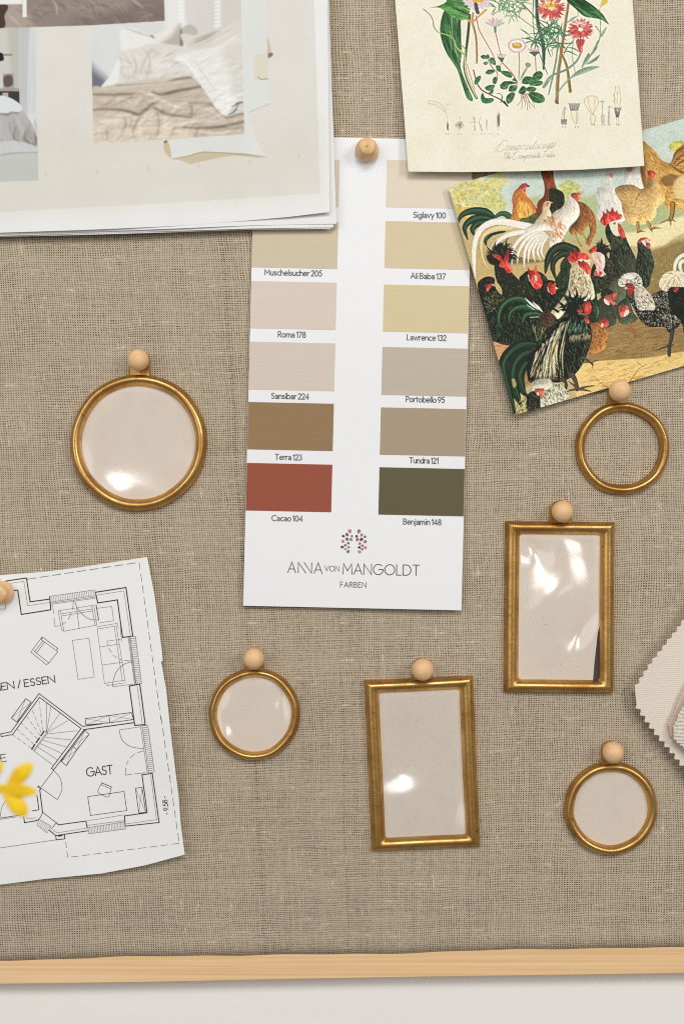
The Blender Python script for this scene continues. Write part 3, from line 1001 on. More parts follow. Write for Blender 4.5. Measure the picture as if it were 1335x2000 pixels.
def local_obj(name, v, f, mat, parent, smooth=True):
    me = bpy.data.meshes.new(name)
    me.from_pydata([tuple(map(float, t)) for t in v], [], f)
    if smooth: me.polygons.foreach_set('use_smooth', [True] * len(f))
    me.materials.append(mat)
    me.update()
    o = bpy.data.objects.new(name, me)
    o.parent = parent
    SC.collection.objects.link(o)
    return o


def loft(loops, closed=True, cap0=False, cap1=False):
    n = len(loops[0]); v = [p for l in loops for p in l]; f = []
    m = len(loops)
    for i in range(m if closed else m - 1):
        j = (i + 1) % m
        for k in range(n):
            k2 = (k + 1) % n
            f.append((i * n + k, j * n + k, j * n + k2, i * n + k2))
    if cap0: f.append(tuple(range(n)))
    if cap1: f.append(tuple(range((m - 1) * n + n - 1, (m - 1) * n - 1, -1)))
    return v, f


# cross-section of the cast moulding, outside to inside: (fraction of width, height in mm)

PROF = [(0, .1), (.0, .8), (.018, 1.45), (.048, 2.1), (.095, 2.8), (.16, 3.45), (.24, 3.98), (.33, 4.35), (.42, 4.52), (.51, 4.5), (.60, 4.32), (.69, 3.95), (.78, 3.3), (.86, 2.5), (.935, 1.4), (1.0, .1)]


def rrect(hw, hh, r, n=7):
    out = []
    for cx, cy, a0 in ((hw - r, hh - r, 0), (-hw + r, hh - r, 90), (-hw + r, -hh + r, 180), (hw - r, -hh + r, 270)):
        for i in range(n + 1):
            a = math.radians(a0 + 90 * i / n)
            out.append((cx + r * math.cos(a), cy + r * math.sin(a)))
        # straight run, subdivided so the casting can waver
    dense = []
    for i, p in enumerate(out):
        q = out[(i + 1) % len(out)]
        d = math.hypot(q[0] - p[0], q[1] - p[1]); k = 12 if (i + 1) % (n + 1) == 0 else 1
        for t in range(k): dense.append((p[0] + (q[0] - p[0]) * t / k, p[1] + (q[1] - p[1]) * t / k))
    return dense


def hanger(root, ax, ay, ey, w, hole=True):
    """flat brass eye behind the pin: ax, ay = pin axis, ey = y of the frame's outer edge it grows from"""
    r = w / 2
    z0, z1, be = .0006, .0030, .0005
    base = [(ax + r * 1.04, ey - .0015)] + [(ax + r * math.cos(math.radians(a)), ay + r * math.sin(math.radians(a))) for a in range(0, 181, 12)] + [(ax - r * 1.04, ey - .0015)]
    cx, cy = ax, ay - r * .2
    def ring(s, z): return [(cx + (x - cx) * s, cy + (y - cy) * s, z) for x, y in base]
    v, f = loft([ring(1, z0), ring(1, z1 - be), ring(1 - be / r, z1)], closed=False, cap0=True, cap1=True)
    f = [tuple(reversed(t)) for t in f]
    local_obj('hanging_eye', v, f, M_BRASS, root, False)


FILM_A = [[-6.92, 3.13, 8.07, 4.8, 0.8, 1.35], [-14.18, 26.45, 8.4, 10.47, 2.99, -2.59], [4.89, -11.3, 5.58, 6.34, -2.5, -1.15], [-6.81, 3.36, 7.62, 9.93, 2.17, 1.85], [11.38, 34.92, 8.75, 3.99, 2.84, -2.25], [14.07, 24.24, 6.18, 8.73, 0.66, -2.98], [-13.93, 30.97, 3.82, 7.01, 0.55, -2.95], [-17.22, -19.98, 6.47, 6.8, 2.13, 0.62], [10.98, -9.93, 8.06, 3.27, 1.19, -3.0]]
FILM_B = [[19.89, -34.91, 10.97, 3.23, 1.44, 2.92], [-1.74, 1.93, 10.6, 14.0, 1.15, -2.88], [-17.78, -0.32, 7.67, 3.28, 2.07, 0.94], [-14.55, -21.98, 13.98, 12.65, -0.65, 2.97], [-14.73, -3.13, 6.5, 7.5, 1.79, -3.0]]
FILM_C = [[-32.1, 10.53, 11.91, 13.99, 2.01, 2.85], [-9.53, -31.3, 10.16, 13.73, 5.26, 2.34], [-10.65, -27.51, 8.82, 6.03, 2.3, 2.42], [-23.82, -16.73, 12.97, 6.81, 1.3, 2.4], [28.85, 3.1, 14.0, 12.39, 12.24, -3.0], [12.24, -32.76, 13.99, 5.48, -0.74, 1.51]]
FILM_D = [[-14.34, -11.91, 7.93, 2.6, -1.29, 3.0], [-28.4, -13.8, 12.97, 12.13, 4.37, -0.81], [13.36, -17.54, 4.97, 3.5, 1.54, 0.19], [14.03, 10.83, 3.37, 7.72, 3.16, -2.85], [-7.21, -3.84, 10.7, 3.89, 2.94, -0.82], [-11.11, -4.35, 5.75, 12.06, 0.46, 2.16], [-21.3, 10.78, 4.65, 4.81, 15.89, -2.57]]


def swell(par, x, y):
    """blisters and dents (mm) of a warped sheet of film"""
    z = 0 * x
    for cx, cy, sx, sy, th, A in par:
        c, s = math.cos(th), math.sin(th)
        u, v = ((x - cx) * c + (y - cy) * s) / sx, (-(x - cx) * s + (y - cy) * c) / sy
        z = z + A * np.exp(-.5 * (u * u + v * v))
    return z


def film_grid(root, x, y, f, z):
    z = z - z.min() + 1.9
    v = np.c_[x.ravel(), y.ravel(), z.ravel()] * .001
    return local_obj('clear_film', v, f, M_FILM, root)


def film_round(root, r, par):
    nr, na = 40, 96
    q, k = np.meshgrid(np.linspace(.001, 1, nr + 1), np.arange(na) * 2 * math.pi / na, indexing='ij')
    x, y = q * np.cos(k) * r * 1000, q * np.sin(k) * r * 1000
    f = [(i * na + j, (i + 1) * na + j, (i + 1) * na + (j + 1) % na, i * na + (j + 1) % na) for i in range(nr) for j in range(na)]
    return film_grid(root, x, y, f, swell(par, x, y))


def film_rect(root, hw, hh, par):
    nx, ny = 60, 100
    x, y = np.meshgrid(np.linspace(-hw, hw, nx + 1) * 1000, np.linspace(-hh, hh, ny + 1) * 1000)
    f = [(j * (nx + 1) + i, j * (nx + 1) + i + 1, (j + 1) * (nx + 1) + i + 1, (j + 1) * (nx + 1) + i) for j in range(ny) for i in range(nx)]
    return film_grid(root, x, y, f, swell(par, x, y))


def frame_root(name, px, py, rot, label, cat, group):
    o = bpy.data.objects.new(name, None)
    o.empty_display_size = .02
    o.matrix_world = place(px, py, .003, rot)
    SC.collection.objects.link(o)
    tag(o, label, cat, group)
    return o


PINS = []


def round_frame(px, py, Ro, Ri, pin, label, film=None, seed=1, hz=1.0, tab=.86):
    rot = 0
    root = frame_root('round_frame', px, py, rot, label, 'frame', 'small round brass frames')
    w = (Ro - Ri) * S; ro = Ro * S
    rs = np.random.RandomState(seed); ph = rs.rand(8) * 6.28
    na = 144; loops = []
    for fr, z in PROF:
        lp = []
        for k in range(na):
            a = 2 * math.pi * k / na
            wob = .00016 * math.sin(2 * a + ph[0]) + .0001 * math.sin(5 * a + ph[1]) + .00006 * math.sin(9 * a + ph[2])
            rr = ro - fr * w + wob
            zz = z * .001 * hz * (1 + .05 * math.sin(3 * a + ph[3]))
            lp.append((rr * math.cos(a), rr * math.sin(a), zz))
        loops.append(lp)
    v, f = loft(loops, True)
    local_obj('frame_ring', v, f, M_BRASS, root)
    q, c = P(pin[0], pin[1], .009), P(px, py, .003)
    hanger(root, q[0] - c[0], q[2] - c[2], ro * .985, pin[2] * 2 * S * tab)
    if film is not None:
        ri = Ri * S
        n = 72
        lp = [[((ri + .0012) * math.cos(2 * math.pi * k / n), (ri + .0012) * math.sin(2 * math.pi * k / n), z) for k in range(n)] for z in (.0006, .0014)]
        v, f = loft(lp, False, True, True)
        local_obj('paper_insert', v, [tuple(reversed(t)) for t in f], M_CREAM, root, False)
        film_round(root, ri + .0002, film)
    PINS.append(pin)
    return root


def rect_frame(px, py, w, h, iw, ih, pin, label, rot, film, mat, gap=False, tab=.9):
    root = frame_root('rectangular_frame', px, py, rot, label, 'frame', 'small rectangular brass frames')
    hw, hh = w * S / 2, h * S / 2
    bw = (w - iw) * S / 2
    rs = np.random.RandomState(int(px)); ph = rs.rand(8) * 6.28
    loops = []
    for fr, z in PROF:
        d = fr * bw
        r = .0004 + .0014 * max(0, fr - .15) / .85
        lp = rrect(hw - d, hh - d - fr * ((h - ih) - (w - iw)) * S / 2, r)
        n = len(lp)
        bow = lambda x, y: (x * (1 - .006 * (1 - (y / hh) ** 2) * fr), y * (1 - .004 * (1 - (x / hw) ** 2) * fr))
        loops.append([(*bow(x + .00008 * math.sin(i * .3 + ph[0]), y + .00008 * math.sin(i * .23 + ph[1])), z * .001 * 1.1 * (1 + .05 * math.sin(i * .12 + ph[2]))) for i, (x, y) in enumerate(lp)])
    v, f = loft(loops, True)
    local_obj('frame_moulding', v, f, M_BRASS, root)
    q, c = P(pin[0], pin[1], .009), P(px, py, .003)
    dx, dy = q[0] - c[0], q[2] - c[2]
    ca, sa = math.cos(math.radians(-rot)), math.sin(math.radians(-rot))
    hanger(root, dx * ca - dy * sa, dx * sa + dy * ca, hh, pin[2] * 2 * S * tab)
    a, b = iw * S / 2 + .001, ih * S / 2 + .001
    if gap:
        v, f = loft([[(x, y, z) for x, y in ((a, b), (-a, b), (-a, -b), (a, -b))] for z in (.0003, .0008)], False, True, True)
        local_obj('backing_board', v, [tuple(reversed(t)) for t in f], M_DARKBACK, root, False)
        e = iw * S / 2
        pts = [(-a, -b), (e * .87, -b), (e * .905, -b * .75), (e * .95, -b * .52), (e * .985, -b * .34), (a, -b * .2), (a, b), (-a, b)]
    else:
        pts = [(-a, -b), (a, -b), (a, b), (-a, b)]
    v, f = loft([[(x, y, z) for x, y in pts] for z in (.0011, .0016)], False, True, True)
    local_obj('paper_insert', v, f, mat, root, False)
    film_rect(root, iw * S / 2 + .0003, ih * S / 2 + .0003, film)
    PINS.append(pin)
    return root


round_frame(270, 864, 133.5, 109, (269.5, 703, 20.6), 'largest round brass frame, cream paper under shiny film, left of the colour card', FILM_C, 4, 1.15, .96)
round_frame(1215.5, 875.5, 91.5, 71.5, (1210, 763, 21), 'empty round brass frame showing bare linen through it, below the poultry picture', None, 5)
round_frame(496, 1396, 89.5, 71, (495.5, 1287, 20.2), 'small round brass frame with cream paper, between the floor plan and the rectangular frames', FILM_D, 6)
round_frame(1193, 1580, 91, 70, (1197, 1470, 20.6), 'small round brass frame with speckled cream paper, below the fabric samples', [[3, -2, 14, 12, .4, .5]], 9)


rect_frame(1092, 1186, 213.5, 333, 153, 280, (1098, 999, 20.6), 'rectangular brass frame with wavy glossy film, just below the empty ring', -.4, FILM_A, M_CREAM, True, 1.06)
rect_frame(824.5, 1492, 212, 333, 153, 280, (825, 1308, 21.4), 'rectangular brass frame with flat grey cream paper, tilted, below the colour card', 2.5, FILM_B, M_CREAM2)


# ------------------------------------------------------------------ pins
def lathe(prof, n=40):
    v, f = [], []
    for r, z in prof:
        for k in range(n):
            a = 2 * math.pi * k / n
            v.append((r * math.cos(a), r * math.sin(a), z))
    for i in range(len(prof) - 1):
        for k in range(n):
            k2 = (k + 1) % n
            f.append((i * n + k, i * n + k2, (i + 1) * n + k2, (i + 1) * n + k))
    f.append(tuple(range((len(prof) - 1) * n, len(prof) * n)))
    f.append(tuple(range(n - 1, -1, -1)))
    return v, f


def pin_root(name, px, py, h, label, cat, group):
    o = bpy.data.objects.new(name, None)
    o.empty_display_size = .01
    o.matrix_world = place(px, py, h, 0)
    SC.collection.objects.link(o)
    return tag(o, label, cat, group)


RB = 20.6 * S
prof = [(.0012, .0028)] + [(RB * math.sin(math.radians(a)), .0082 - RB * math.cos(math.radians(a))) for a in range(16, 180, 8)] + [(RB * .02, .0082 + RB)]
BALL_LABEL = {269: 'round wooden pin holding the largest round frame', 1210: 'round wooden pin holding the empty ring, overlapping the poultry picture', 495: 'round wooden pin holding the small round frame beside the floor plan',
              1197: 'round wooden pin holding the small round frame below the fabric samples', 1098: 'round wooden pin with the brass eye showing around it, holding the wavy film frame',
              825: 'round wooden pin holding the tilted rectangular frame below the colour card'}
proto = None
for i, (x, y, r) in enumerate(PINS):
    lab = BALL_LABEL[int(x)]
    if proto is None:
        proto = pin_root('ball_pin', x, y, .009, lab, 'pin', 'round headed wooden pins')
        v, f = lathe(prof)
        local_obj('pin_head', v, f, M_BALL, proto)
        v, f = lathe([(.0006, -.006), (.0006, .004)], 12)
        local_obj('pin_needle', v, f, M_STEEL, proto)
        root = proto
    else:
        root = proto.copy(); SC.collection.objects.link(root)
        root['label'] = lab
        for ch in list(proto.children):
            c = ch.copy(); SC.collection.objects.link(c); c.parent = root
    s = r / 20.6
    root.matrix_world = place(x, y, .009, 37 * i) @ Matrix.Scale(s, 4)

mm = .001
pprof = [(4.6, .2), (5.2, .5), (5.75, 1.4), (5.95, 2.3), (5.8, 3.2), (5.3, 4.2), (4.6, 5.2), (3.9, 6.2), (3.45, 7.1), (3.35, 7.8), (3.55, 8.3), (3.95, 8.6), (4.05, 9.1), (4.0, 9.7), (3.8, 9.95), (1.0, 10.0), (.62, 10.05), (.5, 10.6), (.3, 10.75)]
pp = None
for x, y, hb, lab in ((716, 294, .0016, 'flat topped turned wooden pin holding the colour card'), (6, 1157, .0020, 'flat topped turned wooden pin holding the floor plan, cut by the left edge')):
    if pp is None:
        pp = pin_root('turned_pin', x, y, .003, lab, 'pin', 'flat topped turned wooden pins')
        v, f = lathe([(r * mm, z * mm + hb) for r, z in pprof], 48)
        local_obj('pin_head', v, f, M_PIN, pp)
        v, f = lathe([(.0006, -.006), (.0006, .004)], 12)
        local_obj('pin_needle', v, f, M_STEEL, pp)
    else:
        root = pp.copy(); SC.collection.objects.link(root); root['label'] = lab
        root.matrix_world = place(x, y, .003, 50)
        for ch in list(pp.children):
            c = ch.copy(); SC.collection.objects.link(c); c.parent = root


# ------------------------------------------------------------------ fabric samples at the right edge
def toothed(pts, step, amp, seed):
    p = interp_poly(pts, 400, True); out = []
    seg = np.r_[0, np.cumsum(np.linalg.norm(np.diff(p, axis=0), axis=1))]
    d = np.gradient(p, axis=0); d /= np.linalg.norm(d, axis=1)[:, None]
    t = (seg / step) % 1
    k = (.5 - .5 * np.cos(2 * math.pi * t)) * amp
    return p + np.c_[d[:, 1], -d[:, 0]] * k[:, None]


def sample(name, top, bottom, hf, th, mat, step, amp, label):
    tp = toothed(top, step, amp, 1); bt = toothed(bottom, step, -amp * 1.5, 2)
    ring = np.vstack([tp[::-1], bt])
    n = len(ring)
    h = hf(ring[:, 0], ring[:, 1])
    # a soft rolled edge: base, wall, rounded shoulder, top
    c = np.array([ring[:, 0].mean(), ring[:, 1].mean()])
    d = np.gradient(np.vstack([interp_poly(top, 400, True)[::-1], interp_poly(bottom, 400, True)]), axis=0)
    d /= np.maximum(np.linalg.norm(d, axis=1), 1e-6)[:, None]
    inward = np.c_[d[:, 1], -d[:, 0]]
    if ((ring + inward - c) ** 2).sum() > ((ring - inward - c) ** 2).sum(): inward = -inward
    v = np.vstack([Pn(ring[:, 0], ring[:, 1], h - th), Pn(ring[:, 0], ring[:, 1], h - th * .35), Pn(*(ring + inward * .9).T, h - th * .08), Pn(*(ring + inward * 2.0).T, h)])
    f = [(k * n + i, (k + 1) * n + i, (k + 1) * n + (i + 1) % n, k * n + (i + 1) % n) for k in range(3) for i in range(n)]
    f.append(tuple(range(3 * n, 4 * n)))
    f.append(tuple(range(n - 1, -1, -1)))
    o = mesh_obj(name, v, f, mat)
    return tag(o, label, 'fabric sample', 'fabric samples at the right edge')


M_WOOL = woven_mat('cream wool weave', (222, 207, 190), (240, 229, 215), 700, .6, .0006)
M_SATIN = woven_mat('fawn twill', (200, 174, 152), (214, 194, 174), 1700, .4, .0004)
M_BOUCLE = woven_mat('ivory boucle', (232, 221, 202), (246, 238, 224), 420, 1.0, .0016)
sample('fabric_swatch', [(1238, 1347), (1268, 1300), (1300, 1258), (1335, 1212), (1420, 1092)], [(1241, 1374), (1275, 1424), (1312, 1468), (1335, 1497), (1420, 1600)],
       lambda x, y: .0066 + .0008 * np.clip((x - 1236) / 150, 0, 1), .0016, M_WOOL, 15.5, 4.2, 'cream woven wool sample with zigzag cut edges, undermost of its pile')
sample('fabric_swatch', [(1303, 1416), (1316, 1388), (1335, 1344), (1420, 1190)], [(1306, 1433), (1320, 1452), (1335, 1468), (1420, 1555)],
       lambda x, y: .0092 + 0 * x, .0010, M_SATIN, 9, 1.2, 'narrow fawn fabric sample between the cream wool and the ivory boucle')
sample('fabric_swatch', [(1313, 1422), (1322, 1402), (1335, 1376), (1420, 1240)], [(1314, 1441), (1324, 1452), (1335, 1461), (1420, 1545)],
       lambda x, y: .0120 + 0 * x, .0022, M_BOUCLE, 8, 1.8, 'ivory boucle fabric sample, topmost of its pile')


# ------------------------------------------------------------------ yellow blossom close to the lens
M_PETAL = NT('yellow petal')
M_PETAL.base(M_PETAL.mix(M_PETAL.mapr(M_PETAL.noise(M_PETAL.coords(), 120, 2), .3, .7, 0, 1), rgba((253, 216, 18)), rgba((246, 200, 6))))
M_PETAL.p(Roughness=.6)
M_PETAL.b.inputs['Subsurface Weight'].default_value = .25
M_PETAL.b.inputs['Subsurface Radius'].default_value = (.004, .003, .0005)
M_TWIG = NT('brown twig').p(Roughness=.8)
M_TWIG.base(rgba((120, 92, 52)))
HB = .095
blossom = bpy.data.objects.new('blossom_sprig', None)
q = P(4, 1541, HB)
blossom.location = q
blossom['org'] = list(q)
SC.collection.objects.link(blossom)
tag(blossom, 'bright yellow blossom sprig out of focus in front of the floor plan', 'blossom')


def petal(spine, wid, dz, name='petal', mat=None, flat=.28):
    sp = resample([(Q3(p)) for p in spine], 2.5)
    n = len(sp); t = np.linspace(0, 1, n)
    ww = np.interp(t, np.linspace(0, 1, len(wid)), wid) * 1.12 / 4.76 / 2
    hh = HB + dz * np.sin(t * 1.6)
    d = np.gradient(sp, axis=0); d /= np.linalg.norm(d, axis=1)[:, None]
    v, f = [], []
    m = 14
    for i in range(n):
        for k in range(m):
            a = 2 * math.pi * k / m
            o = math.cos(a) * ww[i]
            v.append(P(sp[i, 0] - d[i, 1] * o, sp[i, 1] + d[i, 0] * o, hh[i] + math.sin(a) * ww[i] * S * flat + .0004 * math.cos(a) ** 2))
    for i in range(n - 1):
        for k in range(m):
            k2 = (k + 1) % m
            f.append((i * m + k, i * m + k2, (i + 1) * m + k2, (i + 1) * m + k))
    f += [tuple(range(m)), tuple(range((n - 1) * m + m - 1, (n - 1) * m - 1, -1))]
    return mesh_obj(name, v, f, mat or M_PETAL.mat, blossom, smooth=True)


petal([(40, 1060), (120, 985), (205, 905), (260, 855), (305, 815)], [30, 52, 96, 136, 128, 96, 20], .003)
petal([(30, 1050), (130, 1062), (230, 1070), (290, 1075), (345, 1080)], [60, 84, 104, 112, 104, 76, 18], .006)
petal([(35, 1050), (95, 1120), (150, 1190), (200, 1250), (240, 1305)], [60, 90, 118, 142, 146, 120, 30], .004)
petal([(-90, 1010), (-70, 940), (-40, 880), (-5, 840), (30, 810)], [30, 60, 95, 105, 90, 24], .003)
petal([(-120, 1000), (-60, 1022), (0, 1045), (70, 1062)], [20, 50, 72, 74, 40], -.002, 'calyx')
petal([(-420, 1500), (-330, 1300), (-220, 1090), (-110, 1010), (-40, 1035)], [40, 36, 32, 28, 24], -.002, 'twig', M_TWIG.mat, 1.0)

# ------------------------------------------------------------------ poultry picture
cv = Canvas(868, 185, 1480, 835, 1.5, (196, 208, 196))
yy, xx = np.mgrid[0:cv.h, 0:cv.w]
PX, PY = xx / cv.k + cv.x0, yy / cv.k + cv.y0
n1 = vnoise(cv.h, cv.w, 22, 1) * .6 + vnoise(cv.h, cv.w, 8, 2) * .4
cv.a += ((n1 - .5) * .07)[..., None]
ZA, ZB, ZC, ZD = (860, 310, 5.34), (1085, 230, 5.34), (920, 500, 5.34), (1110, 480, 5.933)
# ground
cv.tf(*ZA)
cv.poly([(120, 560), (420, 640), (900, 650), (1300, 800), (2700, 300), (3300, 300), (3300, 3000), (100, 3000)], (192, 172, 122), soft=60)
cv.tf(*ZB)
cv.poly([(-300, 850), (300, 820), (420, 800), (900, 880), (1335, 900), (2000, 800), (2000, 1120), (1200, 1100), (700, 1240), (300, 1280), (-300, 1200)], (172, 182, 132), .9, soft=60)
cv.poly([(560, 1240), (900, 1170), (1335, 1020), (2000, 900), (2000, 1050), (1335, 1200), (1060, 1390), (960, 1330), (760, 1330)], (238, 221, 168), soft=30)
cv.poly([(960, 1420), (1150, 1330), (1335, 1270), (2000, 1150), (2000, 2300), (1000, 2300), (900, 1800)], (140, 118, 72), .9, soft=50)
g1 = cv.mask([(960, 1420), (1150, 1330), (1335, 1270), (2000, 1150), (2000, 1900), (1000, 1900), (960, 1500)], 20)
cv.feathers(g1, [(96, 84, 44), (186, 164, 102), (128, 118, 62)], lambda x, y: -60 + 25 * math.sin(x * .02), 330, 75, 6, .4)
cv.tf(*ZA)
cv.poly([(180, 880), (700, 960), (1400, 900), (1400, 1400), (1000, 1500), (300, 1350)], (196, 170, 114), .9, soft=50)
cv.poly([(500, 960), (900, 1020), (1150, 1000), (1150, 1060), (760, 1100), (520, 1100)], (112, 94, 62), .8, soft=30)
cv.tf(*ZD)
cv.poly([(-900, 900), (0, 1150), (400, 880), (900, 820), (1335, 900), (2200, 700), (2200, 1200), (1335, 1240), (700, 1330), (100, 1400), (-900, 1700)], (152, 122, 78), .95, soft=50)
g2 = cv.mask([(100, 1150), (400, 900), (900, 860), (1335, 900), (2200, 800), (2200, 1190), (1335, 1230), (700, 1330), (100, 1380)], 10)
cv.feathers(g2, [(112, 86, 52), (188, 152, 100), (128, 98, 60)], -8, 420, 130, 7, .12)
cv.poly([(60, 1480), (150, 1360), (420, 1330), (760, 1310), (1000, 1290), (1180, 1250), (1335, 1225), (2200, 1050), (2200, 1500), (900, 1720), (200, 1900)], (238, 200, 128), soft=14)
g3 = cv.mask([(90, 1480), (170, 1370), (760, 1320), (1335, 1240), (2200, 1080), (2200, 1500), (700, 1640), (200, 1740)], 8)
cv.feathers(g3, [(248, 218, 152), (206, 160, 92), (224, 182, 108), (180, 132, 72)], -12, 520, 110, 9, .15)
cv.tf(*ZC)
cv.poly([(220, 890), (470, 880), (520, 930), (330, 1010), (300, 1110), (240, 980)], (206, 152, 110), soft=10)
cv.feathers(cv.mask([(220, 890), (470, 880), (520, 930), (330, 1010), (300, 1110), (240, 980)]), [(160, 106, 72), (226, 176, 134)], -25, 50, 60, 8)
# foliage
cv.tf(*ZA)
for cx, cy, rx, ry, n, pal in ((330, 380, 300, 190, 420, [(232, 208, 106), (214, 196, 100), (236, 220, 142), (186, 184, 104), (202, 178, 84)]), (560, 470, 130, 90, 120, [(176, 184, 122), (216, 206, 120)]), (600, 230, 110, 80, 90, [(226, 214, 140), (200, 198, 134)]),
                               (1345, 350, 120, 130, 170, [(222, 208, 110), (158, 172, 96), (196, 194, 112)]), (2480, -120, 90, 70, 120, [(228, 206, 96), (164, 176, 90)]), (230, 560, 110, 60, 60, [(206, 168, 86), (222, 200, 110)])):
    for _ in range(n):
        a, r = cv.rs.rand() * 6.28, cv.rs.rand() ** .6
        x, y = cx + rx * r * math.cos(a), cy + ry * r * math.sin(a)
        c = np.array(pal[cv.rs.randint(len(pal))]) + cv.rs.randn() * 7
        b = cv.rs.rand() * 6.28
        cv.stroke([(x, y), (x + 34 * math.cos(b), y + 22 * math.sin(b))], [26, 10], np.clip(c, 0, 255), .6)
for l in ([(150, 450), (250, 490), (310, 500)], [(200, 420), (240, 490)], [(235, 500), (250, 430)]): cv.stroke(l, 8, (244, 240, 222), .9)

BLK, GRN, SHN, GRY = (30, 34, 26), (32, 54, 38), (78, 122, 84), (92, 92, 72)
RED, REDL, REDD = (196, 58, 48), (232, 116, 100), (134, 30, 30)


def bird(pts, base, cols, ang, n, L, w, amt=.5, r=40, jit=.25, a=.75):
    m = cv.poly(pts, base)
    if n: cv.feathers(m, cols, ang, int(n * 1.5), L * .9, w * .8, jit, a)
    if n and sum(base) < 200: cv.feathers(m, [(104, 108, 80), (132, 130, 98), (74, 98, 70), (16, 18, 14)], ang, int(n * .9), L * .35, w * .5, .4, .7)
    cv.model(m, r, amt)
    return m


def red(pts, light=True, base=RED):
    m = cv.poly(pts, base)
    p = np.array(pts, float); c = p.mean(0); s = np.ptp(p, axis=0).mean()
    cv.feathers(m, [REDL, REDL, REDD], 75, 16, s * .45, max(6, s * .09), .5, .8)
    cv.model(m, s * .3, .6)
    return m


def eye(x, y, r=11):
    cv.stroke([(x, y), (x + .5, y)], r * 2, (30, 22, 18)); cv.stroke([(x - r * .3, y - r * .3), (x, y - r * .3)], r * .7, (240, 225, 200))


def leg(pts, w=20, col=(196, 150, 76), dark=(104, 74, 40)):
    cv.stroke(pts, [w * 1.25, w, w], dark); cv.stroke([(x - 3, y - 2) for x, y in pts], [w * .8, w * .6, w * .5], col)


def toes(x, y, ends, w=15, col=(196, 150, 76), dark=(104, 74, 40)):
    for e in ends:
        cv.stroke([(x, y), ((x + e[0]) / 2, (y + e[1]) / 2 - 6), e], [w, w * .8, w * .3], dark); cv.stroke([(x, y - 3), ((x + e[0]) / 2, (y + e[1]) / 2 - 9), e], [w * .5, w * .4, 2], col)


def plume(pts, w, col, hi=None, edge=(14, 18, 14)):
    ww = np.array(w, float)
    cv.stroke(pts, ww + 7, edge, .7); cv.stroke(pts, ww, col)
    if hi is not None:
        p = np.array(pts, float)
        cv.stroke(p + np.array([ww.mean() * .12, -ww.mean() * .16]), ww * .28, hi, .55); cv.stroke(p + np.array([-ww.mean() * .1, ww.mean() * .2]), ww * .12, hi, .4)


# far hens and the buff pair
cv.tf(*ZB)
bird([(420, 760), (450, 722), (530, 740), (518, 690), (515, 590), (540, 565), (585, 578), (592, 620), (575, 640), (582, 700), (640, 760), (690, 900), (720, 1060), (600, 1100), (440, 1060), (425, 900)], (226, 220, 204), [(244, 240, 228), (196, 192, 172)], 80, 110, 60, 12)
cv.poly([(545, 585), (590, 580), (590, 630), (565, 625)], (214, 128, 130), .9)
bird([(708, 690), (712, 590), (735, 520), (870, 505), (915, 620), (925, 760), (800, 760)], (228, 222, 208), [(246, 242, 230), (200, 194, 176)], 80, 60, 60, 12)
cv.poly([(735, 530), (790, 525), (785, 560), (745, 565)], (206, 122, 118), .85)
gold = [(226, 182, 104), (178, 124, 58), (242, 214, 150), (150, 98, 44)]
bird([(890, 250), (960, 285), (1040, 360), (1100, 440), (1180, 472), (1215, 420), (1230, 370), (1300, 295), (1400, 250), (1700, 300), (1800, 800), (1600, 1000), (1335, 985), (1250, 930), (1180, 960), (1130, 900), (1100, 800), (1000, 750), (930, 760), (890, 640), (880, 500)], (206, 158, 82), gold, lambda x, y: 60 if x < 1150 else 15, 420, 90, 13, .6, 60)
cv.poly([(900, 300), (925, 500), (935, 740), (890, 640), (870, 450)], (120, 72, 38), .75, soft=14)
cv.poly([(1090, 640), (1180, 590), (1280, 610), (1240, 690), (1130, 710)], (120, 90, 50), .75, soft=16)
cv.poly([(1240, 650), (1400, 600), (1500, 800), (1335, 860), (1230, 800)], (240, 214, 158), .7, soft=30)
for l in ([(1215, 440), (1260, 350), (1400, 290)], [(1230, 480), (1300, 400), (1420, 360)], [(1240, 510), (1320, 450), (1420, 420)], [(1200, 500), (1290, 560), (1400, 600)]): cv.stroke(l, [10, 22, 14], (112, 72, 34), .8)
leg([(1215, 900), (1210, 1000), (1190, 1060)], 46, (176, 124, 66)); toes(1190, 1060, [(1080, 1105), (1195, 1130), (1240, 1080)], 20, (188, 136, 74))
m = bird([(610, 750), (650, 715), (700, 700), (800, 700), (880, 742), (935, 715), (955, 640), (965, 565), (1010, 560), (1032, 620), (1062, 680), (1120, 780), (1130, 870), (1050, 940), (1040, 1020), (960, 1100), (860, 1112), (790, 1112), (720, 1060), (690, 960), (680, 890), (640, 820)], (206, 162, 98), [(226, 188, 126), (172, 126, 70), (236, 206, 150)], lambda x, y: 35 + 40 * (x > 900), 520, 46, 9, .8, 60)
w = cv.poly([(780, 930), (820, 880), (900, 880), (1000, 885), (1010, 960), (960, 1010), (860, 1000)], (222, 184, 120), .8, soft=10)
cv.feathers(w, [(240, 210, 152), (186, 140, 84)], 150, 90, 40, 8)
cv.stroke([(830, 860), (870, 790), (930, 745)], [14, 8, 3], (150, 104, 54), .7)
cv.poly([(955, 620), (1000, 640), (1010, 700), (960, 740), (930, 720)], (128, 100, 56), .5, soft=14)
red([(950, 575), (975, 548), (1015, 560), (1030, 600), (1005, 630), (965, 615)])
leg([(850, 1095), (855, 1190)], 26); toes(855, 1190, [(930, 1190), (840, 1210), (900, 1170)], 16); leg([(955, 1090), (990, 1165)], 26); toes(990, 1165, [(1095, 1150), (1005, 1200), (1050, 1135)], 16)

